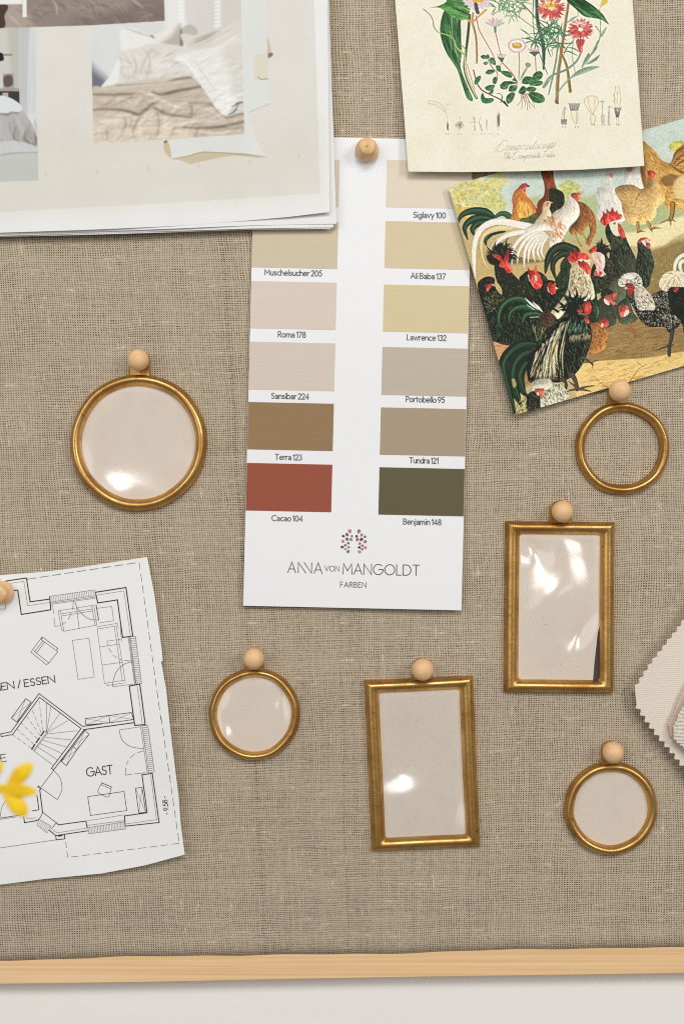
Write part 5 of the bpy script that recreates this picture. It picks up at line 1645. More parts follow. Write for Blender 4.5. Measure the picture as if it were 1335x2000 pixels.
for l, w_, c in (([(792, 170), (780, 320), (750, 600), (735, 760), (780, 930), (870, 1110)], [30, 34, 30, 34, 34, 30], (84, 104, 82)), ([(740, 640), (745, 800), (800, 960), (870, 1105)], [16, 14, 14, 12], (206, 206, 150)), ([(785, 200), (772, 400), (750, 560)], 8, (52, 62, 60)),
                ([(830, 150), (825, 260), (860, 400), (872, 560), (872, 715)], [26, 26, 24, 24, 22], (176, 148, 96)), ([(842, 290), (866, 430), (880, 700)], 6, (112, 84, 52)),
                ([(770, 225), (810, 245), (850, 230), (900, 180), (980, 110)], [24, 30, 20, 26, 22], (206, 162, 96)), ([(862, 180), (880, 260), (900, 340), (960, 450), (1040, 590), (1075, 665)], [14, 12, 11, 10, 10, 9], (182, 112, 108)),
                ([(1080, 350), (1105, 460), (1140, 610)], [12, 10, 9], (178, 112, 110)), ([(765, 730), (800, 860), (850, 1010)], 8, (186, 116, 108)), ([(835, 795), (855, 880)], 15, (160, 84, 78)),
                ([(1150, 700), (1220, 770), (1290, 860), (1330, 960)], 10, (176, 98, 92)), ([(1145, 720), (1140, 760)], 9, (178, 104, 98)), ([(1000, 680), (1050, 770), (1105, 830), (1100, 880)], [10, 11, 10, 10], (166, 98, 90)),
                ([(870, 940), (930, 1020), (1040, 1080), (1140, 1130), (1220, 1200)], [14, 15, 14, 15, 22], (126, 82, 66)), ([(265, 100), (340, 165), (375, 230), (390, 310), (440, 370)], [8, 10, 9, 10, 7], (108, 112, 84)),
                ([(440, 370), (560, 405), (620, 460), (640, 530), (720, 610)], [9, 12, 10, 18, 24], (158, 184, 116)), ([(690, 500), (740, 560), (735, 640)], [8, 16, 20], (150, 178, 104)), ([(1180, 1150), (1215, 1195)], 20, (74, 54, 44))): cv.stroke(l, w_, c)
for pts in ([(915, 640), (950, 620), (990, 640), (985, 668), (940, 668)], [(970, 640), (1000, 612), (1018, 640), (1000, 672)], [(945, 715), (975, 695), (1000, 712), (985, 735), (955, 732)], [(1015, 665), (1050, 650), (1085, 690), (1085, 740), (1040, 725), (1018, 695)], [(1090, 745), (1130, 745), (1150, 790), (1140, 815), (1100, 800)],
            [(970, 830), (1000, 790), (1060, 790), (1075, 815), (1020, 845)], [(1140, 812), (1200, 805), (1255, 840), (1265, 882), (1200, 865)], [(845, 950), (855, 890), (900, 858), (922, 870), (905, 920), (870, 955)], [(1048, 910), (1075, 870), (1108, 890), (1090, 950), (1060, 950)], [(962, 995), (1010, 965), (1075, 965), (1055, 1015), (1000, 1030)],
            [(1000, 1060), (1060, 1010), (1050, 1060)], [(918, 1100), (940, 1050), (970, 1110), (1040, 1110), (1068, 1135), (1020, 1170), (940, 1165)], [(1140, 1000), (1160, 935), (1220, 920), (1320, 950), (1230, 960), (1200, 1010)], [(1232, 1030), (1250, 985), (1330, 970), (1320, 1010), (1270, 1042)], [(1205, 1150), (1210, 1090), (1260, 1050), (1305, 1060), (1280, 1140), (1230, 1175)], [(1140, 1170), (1150, 1080), (1090, 1060), (1130, 1058), (1165, 1090), (1160, 1140)]):
    leaf(pts, (66, 118, 78), (118, 160, 106), (32, 66, 48), 35, 14, 40, 9)
# pale daisy-like heads
for a in range(0, 180, 22):
    t = math.radians(a); cv.stroke([(885 + 40 * math.cos(t), 12 + 30 * math.sin(t)), (885 + 100 * math.cos(t), 5 + 75 * math.sin(t)), (885 + 165 * math.cos(t), 0 + 115 * math.sin(t))], [18, 40, 14], (220, 204, 202)); cv.stroke([(885 + 40 * math.cos(t), 12 + 30 * math.sin(t)), (885 + 150 * math.cos(t + .05), 112 * math.sin(t + .05))], 4, (176, 146, 156), .7)
cv.stroke([(845, 5), (930, 5)], 40, (222, 172, 62)); cv.stroke([(860, 45), (880, 140), (890, 140)], [40, 46, 30], (84, 84, 78))
for a, c in ((-150, (206, 196, 190)), (-125, (222, 196, 190)), (-100, (214, 174, 170)), (-75, (226, 206, 200)), (-50, (200, 196, 186)), (-28, (196, 196, 180))):
    t = math.radians(a); cv.stroke([(1075, 300), (1075 + 60 * math.cos(t), 300 + 55 * math.sin(t)), (1075 + 120 * math.cos(t), 310 + 110 * math.sin(t))], [14, 44, 16], c); cv.stroke([(1075, 300), (1075 + 110 * math.cos(t), 305 + 95 * math.sin(t))], 4, (138, 122, 124), .7)
cv.stroke([(1080, 315), (1082, 360)], [34, 26], (106, 148, 104)); cv.stroke([(1150, 650), (1155, 690)], [80, 30], (92, 106, 82))
for k in range(14): cv.stroke([(1100 + 8 * k, 615 + 6 * (k % 2)), (1130 + 4 * k, 650)], [8, 8], (226, 214, 206) if k % 3 else (190, 150, 150))
# little botanical dissections
def ink(pts, w=4, a=.6): cv.stroke(pts, w, (120, 110, 96), a)
cv.poly([(310, 1160), (340, 1145), (430, 1165), (500, 1220), (520, 1270), (470, 1230), (400, 1190), (320, 1175)], (236, 222, 184), .8); ink([(310, 1155), (350, 1142), (440, 1165), (505, 1225), (515, 1270)]); ink([(315, 1175), (400, 1190), (480, 1240), (515, 1275)])
ink([(520, 1270), (535, 1320), (540, 1380)]); ink([(510, 1165), (540, 1190), (575, 1175)], 3); ink([(530, 1190), (525, 1240)], 3)
for k in range(26): cv.stroke([(530 + 25 * cv.rs.rand(), 1380 + 90 * cv.rs.rand()), (535 + 22 * cv.rs.rand(), 1400 + 80 * cv.rs.rand())], 5, (96, 86, 80), .5)
for k in range(30):
    t = 6.28 * k / 30; ink([(680, 1415), (680 + (40 + 22 * cv.rs.rand()) * math.cos(t), 1415 + (35 + 25 * cv.rs.rand()) * math.sin(t))], 4, .55)
ink([(680, 1320), (678, 1480)], 4)
for l in ([(835, 1320), (850, 1400), (848, 1490)], [(800, 1390), (840, 1380), (880, 1390)], [(830, 1350), (860, 1340)], [(840, 1420), (862, 1480)], [(920, 1325), (900, 1390), (930, 1490)], [(905, 1400), (920, 1420), (935, 1480)], [(985, 1360), (978, 1420), (992, 1480)], [(995, 1370), (988, 1430)]): ink(l, 6, .55)
for k in range(34): cv.stroke([(1095 + 40 * cv.rs.rand(), 1290 + 160 * cv.rs.rand()), (1100 + 35 * cv.rs.rand(), 1280 + 170 * cv.rs.rand())], 6, (112, 102, 96), .4)
ink([(1115, 1240), (1118, 1300)]); ink([(1118, 1450), (1118, 1480)])
for x in (520, 545, 655, 690, 825, 855, 915, 945, 1010, 1035, 1105): ink([(x, 1520), (x + 8, 1512), (x + 6, 1530)], 4, .5)
cv.tf(*ZF)
# fern-like stems, centre
stems = [([(180, 30), (250, 100), (330, 190), (410, 270), (500, 390), (540, 440)], [14, 13, 13, 12, 14, 14], (156, 128, 84)), ([(150, 150), (240, 220), (330, 275), (420, 285)], [10, 10, 10, 9], (182, 180, 110)), ([(620, 0), (590, 200), (555, 440), (520, 700), (508, 950)], [24, 28, 30, 34, 34], (164, 138, 92)), ([(545, 490), (600, 620), (632, 850)], [20, 26, 32], (158, 134, 76)),
         ([(320, 0), (330, 200), (380, 420), (385, 640)], [30, 34, 38, 20], (74, 102, 84)), ([(290, 0), (285, 200), (320, 420), (420, 690)], [9, 8, 9, 8], (108, 136, 124)), ([(500, 190), (520, 300), (500, 560), (430, 880)], [12, 14, 18, 10], (126, 156, 136)), ([(740, 470), (690, 570), (590, 650), (450, 710), (385, 810)], [14, 18, 20, 16, 26], (124, 150, 134)), ([(905, 80), (910, 330), (850, 470), (740, 630)], [6, 8, 14, 8], (140, 152, 130)), ([(740, 660), (620, 740), (520, 860), (490, 960)], [10, 14, 12, 6], (146, 164, 138)), ([(155, 480), (158, 600), (152, 750)], 7, (160, 130, 116)), ([(305, 510), (315, 670)], 6, (150, 120, 104)), ([(5, 590), (90, 680), (140, 765)], 8, (178, 104, 96)), ([(660, 380), (650, 520), (680, 680)], 7, (150, 166, 146)), ([(700, 20), (705, 150)], 7, (150, 170, 150))]
for l, w_, c in stems:
    cv.stroke(l, w_, c); p = np.array(l, float); cv.stroke(p + np.array([4, 2]), np.atleast_1d(w_) * .25, tuple(int(t * .62) for t in c), .8)
cv.stroke([(548, 440), (545, 480)], 26, (176, 104, 76)); cv.stroke([(500, 940), (515, 960)], 24, (110, 112, 60))
def needle(x, y, a, L, w=11, c=(98, 148, 98)):
    t = math.radians(a); m = (x + L * .5 * math.cos(t + .12), y + L * .5 * math.sin(t + .12)); cv.stroke([(x, y), m, (x + L * math.cos(t), y + L * math.sin(t))], [w * .5, w, 2], c)
    cv.stroke([(x, y), (x + L * math.cos(t + .06), y + L * math.sin(t + .06))], 2.5, (48, 84, 60), .7)
for x, y in [(20, 60), (60, 40), (100, 20), (140, 60), (160, 80), (120, 120), (90, 150), (190, 40), (60, 110), (-40, 30), (-60, 70), (-10, 20), (-30, 100), (30, 20), (150, 20), (200, 10)]:
    for a in (-160, -120, -60, -20, 30, 80, 130, 200): 
        if cv.rs.rand() < .62: needle(x, y, a + 14 * cv.rs.randn(), 62 + 24 * cv.rs.rand(), 9, (120, 164, 112) if cv.rs.rand() < .6 else (150, 182, 126))
for x, y in [(400, 280), (440, 260), (380, 320), (430, 300), (470, 340), (530, 300), (560, 280), (540, 400), (420, 420), (330, 360), (290, 380), (450, 240), (580, 340), (610, 430)]:
    for a in (-170, -130, -80, -30, 10, 60, 110, 160):
        if cv.rs.rand() < .5: needle(x, y, a + 12 * cv.rs.randn(), 85 + 40 * cv.rs.rand(), 13, (92, 142, 92) if cv.rs.rand() < .7 else (66, 106, 78))
for p in ([(600, 440), (660, 450), (730, 490)], [(560, 490), (620, 480), (700, 520)], [(560, 430), (480, 440), (420, 430)], [(170, 270), (230, 310), (260, 340)], [(200, 360), (260, 350), (310, 365)], [(460, 460), (470, 520)]): cv.stroke(p, [5, 15, 4], (108, 146, 88))
leaf([(600, 0), (700, -30), (800, 20), (880, 80), (940, 140), (965, 180), (990, 228), (930, 185), (860, 170), (760, 150), (680, 80)], (46, 92, 52), (94, 144, 82), (30, 48, 40), 38, 70, 130, 13); cv.stroke([(610, 5), (760, 90), (900, 165), (985, 222)], [9, 7, 6, 4], (36, 44, 38), .8)
cv.poly([(915, 40), (930, 0), (980, -20), (975, 30), (935, 55), (908, 75)], (214, 192, 84)); 
for pts in ([(735, 630), (760, 560), (800, 495), (815, 510), (800, 570), (760, 610)], [(780, 600), (830, 560), (905, 510), (880, 560), (830, 590)], [(640, 720), (700, 660), (800, 620), (905, 620), (830, 655), (740, 690)], [(820, 520), (860, 430), (890, 375), (895, 400), (870, 470)], [(915, 330), (940, 280), (972, 252), (950, 310), (925, 345)], [(910, 310), (880, 270), (858, 235), (890, 260)], [(590, 220), (640, 170), (700, 150), (640, 195)], [(375, 810), (400, 760), (470, 690), (450, 740), (400, 815)]):
    leaf(pts, (140, 162, 136), (176, 192, 160), (92, 112, 100), -40, 12, 60, 8)
# red everlasting flowers
for cx, cy, R0, cc in ((455, 80, 135, (498, 20)), (728, 275, 120, (728, 230))):
    for ring, (rr, w_) in enumerate(((1.0, 22), (.86, 22), (.70, 20), (.52, 18))):
        for k in range(34):
            t = 6.28 * (k + .5 * ring) / 34 + .1 * cv.rs.randn(); yk = .88
            if cy > 200 and math.sin(t) > .85 and ring == 0: continue
            s0 = (cx + R0 * .25 * math.cos(t), cy + R0 * .22 * math.sin(t) * yk); e = (cx + R0 * rr * math.cos(t), cy + R0 * rr * math.sin(t) * yk)
            up = math.sin(t) < -.1
            c = [(206, 92, 84), (184, 66, 64), (224, 130, 118), (232, 176, 160)][cv.rs.randint(4) if up else cv.rs.randint(3)]
            cv.stroke([s0, ((s0[0] * .4 + e[0] * .6), (s0[1] * .4 + e[1] * .6)), e], [w_ * .6, w_, 4], c, .95); cv.stroke([s0, e], 3, (126, 40, 46), .5)
for k in range(60):
    t = 6.28 * cv.rs.rand(); r = cv.rs.rand() ** .5; cv.stroke([(440 + 60 * r * math.cos(t), 55 + 40 * r * math.sin(t)), (446 + 80 * r * math.cos(t), 45 + 56 * r * math.sin(t))], [14, 5], [(226, 178, 70), (238, 206, 120), (190, 136, 48), (242, 226, 190)][cv.rs.randint(4)], .9)
for k in range(26): t = math.radians(200 + 140 * cv.rs.rand()); cv.stroke([(728 + 30 * math.cos(t), 240 + 20 * math.sin(t)), (728 + 84 * math.cos(t), 255 + 62 * math.sin(t))], [8, 10, 3], (236, 206, 194), .8)
leaf([(690, 370), (770, 370), (750, 430), (745, 490), (720, 480), (695, 430)], (196, 84, 80), (224, 134, 122), (136, 50, 54), 80, 30, 50, 12)
# daisies
for k in range(40):
    t = 6.28 * k / 40; r = 78 + 8 * cv.rs.rand(); cv.stroke([(138 + 30 * math.cos(t), 425 + 24 * math.sin(t)), (138 + r * math.cos(t), 425 + r * .78 * math.sin(t))], [8, 10], (236, 226, 220)); cv.stroke([(138 + .9 * r * math.cos(t), 425 + .9 * r * .78 * math.sin(t)), (138 + r * math.cos(t), 425 + r * .78 * math.sin(t))], 8, (186, 140, 146), .8)
cv.stroke([(118, 425), (156, 425)], 52, (198, 158, 62)); cv.stroke([(122, 418), (148, 418)], 26, (226, 192, 98)); cv.feathers(cv.mask([(95, 400), (180, 400), (180, 452), (95, 452)]), [(150, 110, 40), (236, 206, 120)], 60, 30, 12, 7)
for k in range(18): cv.stroke([(240 + 7 * k, 455 + 8 * math.sin(k * 1.3)), (270 + 4 * k, 485)], [7, 8], (228, 210, 208) if k % 2 else (176, 128, 136))
cv.poly([(250, 485), (350, 480), (320, 510), (300, 525), (275, 505)], (84, 108, 76)); cv.poly([(215, 590), (245, 582), (268, 600), (250, 630), (222, 622)], (150, 150, 124)); cv.stroke([(230, 630), (190, 700), (170, 745)], [12, 22, 8], (150, 158, 102))
for pts in ([(0, 670), (50, 662), (90, 690), (85, 722), (30, 710)], [(0, 830), (-20, 790), (60, 755), (140, 775), (70, 790), (40, 830)], [(60, 830), (80, 795), (140, 800), (120, 850), (75, 850)], [(180, 770), (210, 715), (270, 715), (320, 740), (290, 775), (220, 785)], [(280, 720), (300, 680), (350, 662), (378, 690), (360, 735), (310, 755)], [(250, 790), (340, 750), (380, 770), (340, 800)], [(150, 860), (190, 800), (225, 830), (200, 880)], [(215, 830), (260, 805), (318, 825), (290, 855), (240, 850)], [(35, 920), (55, 880), (110, 865), (100, 930), (55, 968)], [(245, 865), (320, 860), (380, 890), (395, 940), (340, 962), (280, 940)], [(90, 745), (120, 725), (130, 755)]):
    leaf(pts, (56, 104, 62), (110, 150, 92), (28, 56, 40), 30, 22, 44, 9); p = np.array(pts, float); cv.stroke([p[0], p.mean(0), p[len(p) // 2]], 4, (150, 176, 120), .7)
for l in ([(180, 870), (170, 940), (135, 990)], [(195, 880), (185, 960), (180, 1020)], [(210, 880), (230, 960), (235, 1030)], [(220, 875), (255, 950), (305, 1010)], [(230, 870), (280, 940), (300, 990)], [(200, 900), (215, 970), (205, 1000)], [(245, 940), (250, 990), (270, 1010)]): cv.stroke(l, [8, 6, 3], (150, 116, 66))
# dissections, right
def ink2(pts, w=4, a=.6): cv.stroke(pts, w, (112, 104, 96), a)
ink2([(585, 995), (560, 1050), (550, 1130)], 5); ink2([(592, 1000), (580, 1060), (578, 1120)], 5); ink2([(578, 1005), (570, 1100)], 9, .4)
for k in range(9): cv.stroke([(550 + 6 * k, 1112 + 3 * (k % 2)), (546 + 6.5 * k, 1160)], [9, 4], (66, 62, 60), .8 if k % 2 else .3)
for k in range(11): cv.stroke([(620 + 10 * k, 960 + 6 * (k % 2)), (636 + 6.6 * k, 1030)], 6, (92, 86, 88), .75)
cv.poly([(640, 1040), (700, 1040), (702, 1110), (690, 1160), (672, 1150), (650, 1100)], (238, 226, 186), .9); ink2([(640, 1040), (650, 1100), (680, 1160)]); ink2([(702, 1040), (704, 1110), (690, 1160)]); ink2([(690, 1050), (688, 1140)], 8, .35)
cv.poly([(765, 940), (785, 905), (830, 893), (880, 905), (892, 945), (870, 1020), (845, 1055), (805, 1030)], (238, 228, 192), .9); ink2([(835, 1060), (790, 1010), (762, 940), (790, 902), (830, 893), (878, 903), (894, 945), (880, 1000), (845, 1058)]); ink2([(800, 910), (812, 1000), (835, 1050)], 3); ink2([(862, 910), (858, 1000), (842, 1050)], 3)
ink2([(835, 1060), (845, 1060)], 10); cv.poly([(820, 1080), (850, 1066), (868, 1095), (855, 1150), (828, 1150)], (238, 226, 186), .9); ink2([(835, 1066), (820, 1090), (830, 1150), (856, 1150), (868, 1096), (850, 1066)])
ink2([(930, 960), (932, 1060)], 9, .4); ink2([(905, 935), (930, 960), (958, 935)]); ink2([(915, 945), (945, 942)], 8, .4); ink2([(930, 920), (930, 950)]); cv.stroke([(934, 1070), (936, 1140)], 24, (190, 170, 158), .6); ink2([(920, 1070), (926, 1140), (946, 1140), (950, 1070)])
ink2([(995, 990), (988, 1080), (985, 1150)], 8, .5); ink2([(980, 1000), (1005, 985), (1012, 1005)], 5); ink2([(1000, 1020), (998, 1150)])
cv.poly([(1050, 810), (1075, 795), (1092, 820), (1100, 920), (1090, 990), (1055, 990), (1042, 900)], (236, 228, 196), .9); ink2([(1055, 805), (1042, 900), (1050, 985)]); ink2([(1080, 800), (1102, 900), (1092, 985)]); ink2([(1068, 830), (1070, 970)], 3); ink2([(1035, 880), (1048, 930), (1030, 945)], 5)
for k in range(9): cv.stroke([(1040 + 8 * k, 1000 + 4 * (k % 2)), (1058 + 3 * k, 1090)], 5, (70, 66, 68), .7)
ink2([(1062, 1090), (1064, 1150), (1080, 1150), (1080, 1090)])
for x in (555, 580, 675, 700, 828, 850, 922, 944, 982, 1000, 1060, 1080): ink2([(x, 1182 - (x > 800) * 20), (x + 10, 1176 - (x > 800) * 20), (x + 4, 1192 - (x > 800) * 20)], 4, .7)


# handwriting: slanted loops
def script(pts, w, col=(124, 116, 98), a=.75): cv.stroke(pts, w, col, a, soft=.9)
cv.tf(760, 0, 2.3217)
HW = {'C': [(34, 4), (22, -2), (6, 14), (0, 34), (8, 46), (20, 42), (26, 34)], 'o': [(8, 22), (1, 30), (4, 42), (12, 38), (12, 26), (8, 22), (18, 26)], 'm': [(0, 42), (5, 24), (7, 26), (5, 42), (13, 24), (15, 28), (13, 42), (21, 24), (23, 28), (21, 41), (28, 34)],
      'p': [(5, 22), (-4, 62), (3, 34), (10, 22), (14, 28), (10, 40), (4, 40), (18, 34)], 's': [(0, 40), (8, 22), (12, 32), (8, 42), (2, 40), (16, 34)], 'i': [(0, 40), (5, 24), (3, 40), (6, 42), (11, 34)], 't': [(0, 38), (10, 8), (4, 38), (8, 42), (13, 34)], 'a': [(13, 26), (6, 22), (0, 34), (4, 42), (12, 28), (10, 41), (17, 34)], 'c': [(11, 26), (6, 22), (0, 34), (5, 42), (14, 34)], 'e': [(0, 36), (9, 30), (8, 23), (2, 26), (1, 38), (6, 42), (14, 34)],
      'T': [(0, 6), (20, 4), (10, 5), (6, 40)], 'h': [(0, 42), (8, 6), (10, 8), (2, 40), (8, 26), (12, 28), (10, 41), (15, 36)], 'r': [(0, 40), (4, 24), (6, 28), (11, 26), (9, 40), (14, 36)], 'b': [(0, 40), (7, 6), (3, 38), (8, 42), (12, 32), (8, 28), (16, 32)]}
def hand(text, x, y, k, slope, w, a):
    for ch in text:
        if ch == ' ': x += 9 * k; continue
        g = HW[ch]; sl = -.28
        script([(x + (px + (42 - py) * -sl) * k, y + (py - 42) * k + (x - 480) * slope) for px, py in g], w, a=a)
        x += (max(p[0] for p in g) * .94 + 1) * k
hand('Compositaceae', 486, 686, 1.12, -.055, 1.8, .55)
script([(712, 672), (735, 650), (755, 645), (748, 658), (712, 682)], 1.8, a=.45)
hand('The Composite Tribe', 512, 724, .76, -.045, 1.7, .6)
script([(482, 690), (474, 678), (492, 660), (510, 654)], 1.6, a=.4)


finish(cv, .10, .5, .12, 19)


def bot_h(x, y):
    x = np.asarray(x, float); y = np.asarray(y, float)
    b = np.clip((y - 60) / 275, 0, 1); c = np.clip((x - 1100) / 160, 0, 1)
    return .0048 + .0022 * b ** 2 + .0010 * c * b + .0007 * np.sin(x * .012 + 1)


g = coons([(763, -120), (1226, -135)], [(1226, -135), (1234, 0), (1257, 324)], [(797, 335), (900, 336), (1015, 334.5), (1140, 331), (1257, 324)], [(763, -120), (771, 0), (797, 335)], 400, 400, False)
bot = sheet('botanical_print', g, bot_h, .0003, M_PRINT, colour=cv.sample, edge=(.80, .77, .66))
tag(bot, 'cream botanical print of flowering composite plants with handwritten title, at the top right', 'picture print')

# ------------------------------------------------------------------ stack of printed sheets, top left
cv = Canvas(-60, -60, 680, 475, 1.25, (236, 235, 233))
nz = lambda c, s, st=1.0: vnoise(cv.h, cv.w, c * cv.k, s, st) - .5
Z1, Z2, Z6 = (0, 0, 2.0227), (0, 0, 3.926), (170, 0, 3.423)
cv.tf(*Z1)
cv.poly([(-130, -130), (1238, -130), (1240, 0), (1264, 765), (600, 806), (-130, 845)], (225, 221, 214), smooth=False)
cv.poly([(-130, 500), (1258, 500), (1264, 765), (600, 806), (-130, 845)], (221, 216, 204), .7, soft=120, smooth=False)
cv.tf(*Z6)
# torn pieces of paper round the photograph
cv.poly([(1030, -100), (1198, -100), (1200, 250), (1228, 690), (1080, 750), (1075, 790), (1120, 860), (1110, 900), (1195, 1050), (1100, 1040), (960, 1020), (770, 1016), (570, 1066), (550, 940), (1000, 890)], (224, 225, 221), smooth=False)
cv.poly([(570, 1064), (660, 1045), (770, 1014), (900, 1018), (1040, 1026), (1195, 1050), (1150, 1056), (980, 1040), (880, 1055), (760, 1082), (692, 1100), (655, 1082), (620, 1070)], (206, 190, 164), smooth=False)
cv.stroke([(570, 1062), (680, 1042), (770, 1018), (900, 1022), (1040, 1030), (1195, 1048)], [4, 7, 6, 7, 8, 4], (162, 144, 118), .7)
cv.poly([(512, 955), (540, 938), (556, 990), (566, 1062), (530, 1030), (512, 995)], (206, 188, 156), smooth=False); cv.stroke([(520, 950), (530, 945)], 14, (110, 84, 58), .8)
cv.poly([(1204, 250), (1220, 290), (1228, 340), (1215, 400), (1206, 380)], (214, 192, 164), soft=3); cv.poly([(1208, 360), (1238, 352), (1240, 372), (1212, 386)], (142, 116, 98), soft=3)
cv.poly([(1115, 368), (1208, 358), (1214, 528), (1120, 538)], (222, 216, 198), smooth=False); cv.stroke([(1145, 515), (1160, 530), (1212, 526)], 6, (150, 132, 112), .8); cv.stroke([(1080, 752), (1225, 692)], 4, (170, 168, 160), .8)
# bed photograph
F = cv.mask([(25, -100), (1027, -100), (1030, 0), (1052, 898), (45, 964), (25, 170)], .8, False)
def fp(pts, col, a=1.0, soft=.8, smooth=True): return cv.poly(pts, col, a, soft, smooth, clip=F)
def fs_(pts, w, col, a=1.0, soft=.8): cv.stroke(pts, w, col, a, clip=F, soft=soft)
fp([(0, -120), (1100, -120), (1100, 1000), (0, 1000)], (208, 210, 208), smooth=False)
fp([(540, -100), (700, -100), (720, 300), (540, 300)], (220, 220, 217), .9, 40); fp([(660, -100), (840, -100), (860, 200), (690, 260)], (202, 197, 190), .8, 30); fp([(900, -100), (1060, -100), (1060, 260), (920, 260)], (200, 192, 184), .8, 40)
for x in (630, 870):
    for k in range(9): fs_([(x - 12, -40 + k * 26 + 6), (x + 14, -40 + k * 26)], 15, (236, 236, 232), .85, 3)
fp([(0, 430), (60, 470), (150, 560), (80, 620), (0, 640)], (112, 114, 122), .95, 70)
fp([(225, 200), (300, 185), (440, 245), (480, 300), (300, 330), (240, 360)], (226, 224, 221), 1, 8); fs_([(250, 185), (350, 220), (440, 248)], [4, 14, 6], (172, 170, 168), .7, 5)
fp([(440, 245), (540, 190), (615, 148), (632, 180), (622, 302), (470, 305)], (222, 219, 214), 1, 3); fp([(500, 290), (560, 240), (625, 160), (625, 302)], (166, 158, 152), .8, 40); fs_([(430, 240), (446, 250)], 10, (110, 100, 94), .8, 3)
fp([(632, 195), (680, 165), (722, 178), (742, 222), (700, 240), (640, 240)], (180, 176, 168), 1, 4); fs_([(628, 200), (632, 300)], [10, 22], (116, 106, 100), .85, 5)
m = fp([(625, 235), (660, 225), (760, 240), (880, 188), (1040, 135), (1040, 275), (850, 325), (690, 325), (650, 290)], (206, 202, 193), 1, 3)
for k in range(26): y = 200 + 110 * cv.rs.rand(); x = 660 + 250 * cv.rs.rand(); cv.stroke([(x, y + 50), (x + 70, y + 20), (x + 150, y - 25)], [3, 11, 3], [(228, 225, 218), (166, 158, 146)][k % 2], .55, m, 3)
m = fp([(160, 520), (205, 380), (240, 340), (330, 320), (430, 292), (560, 300), (690, 322), (745, 340), (712, 430), (690, 515), (600, 535), (500, 548), (300, 560), (190, 566)], (211, 207, 200), 1, 2)
for k in range(70):
    x, y = 200 + 480 * cv.rs.rand(), 320 + 220 * cv.rs.rand(); a = math.radians(70 + 40 * cv.rs.randn() * .8 if x < 450 else 150 + 20 * cv.rs.randn()); l = 50 + 60 * cv.rs.rand()
    cv.stroke([(x, y), (x + l * .5 * math.cos(a) + 6, y + l * .5 * math.sin(a)), (x + l * math.cos(a), y + l * math.sin(a))], [3, 12, 3], [(228, 225, 219), (180, 174, 166)][k % 2], .45, m, 4)
for l in ([(380, 330), (420, 400), (400, 520)], [(430, 330), (380, 420), (350, 500)], [(310, 380), (330, 450), (300, 520)]): cv.stroke(l, [3, 12, 4], (172, 166, 158), .7, m, 4)
fp([(190, 566), (300, 545), (690, 500), (690, 520), (500, 550)], (196, 188, 172), .8, 14)
fp([(95, 584), (160, 500), (210, 400), (218, 470), (190, 562)], (226, 225, 222), 1, 6)
# covers
DV = fp([(30, 610), (110, 582), (190, 568), (500, 548), (700, 515), (860, 720), (930, 778), (1060, 755), (1060, 910), (40, 980)], (190, 179, 164), 1, 2)
f1 = vnoise(cv.h, cv.w, 26, 31, 2.0); f2 = vnoise(cv.h, cv.w, 9, 32, 1.6)
wf = np.sin((f1 * 5 + f2 * 1.6 + yy[:cv.h, :cv.w] * 0) * 6.0) if yy.shape == (cv.h, cv.w) else np.sin((f1 * 5 + f2 * 1.6) * 6.0)
gy_, gx_ = np.gradient(box_blur(wf, 2)); rel = np.clip((gx_ * .5 + gy_) * 1.0, -1, 1)
low = np.clip(((np.mgrid[0:cv.h, 0:cv.w][0] / cv.k + cv.y0) - 190) / 60, 0, 1)
cv.a *= (1 + (rel * .20 * DV * low))[..., None]
fp([(40, 800), (300, 770), (640, 800), (700, 900), (640, 940), (40, 980)], (226, 214, 194), .45, 60)
DK1, DK2, LT = (84, 72, 62), (146, 130, 112), (226, 215, 200)
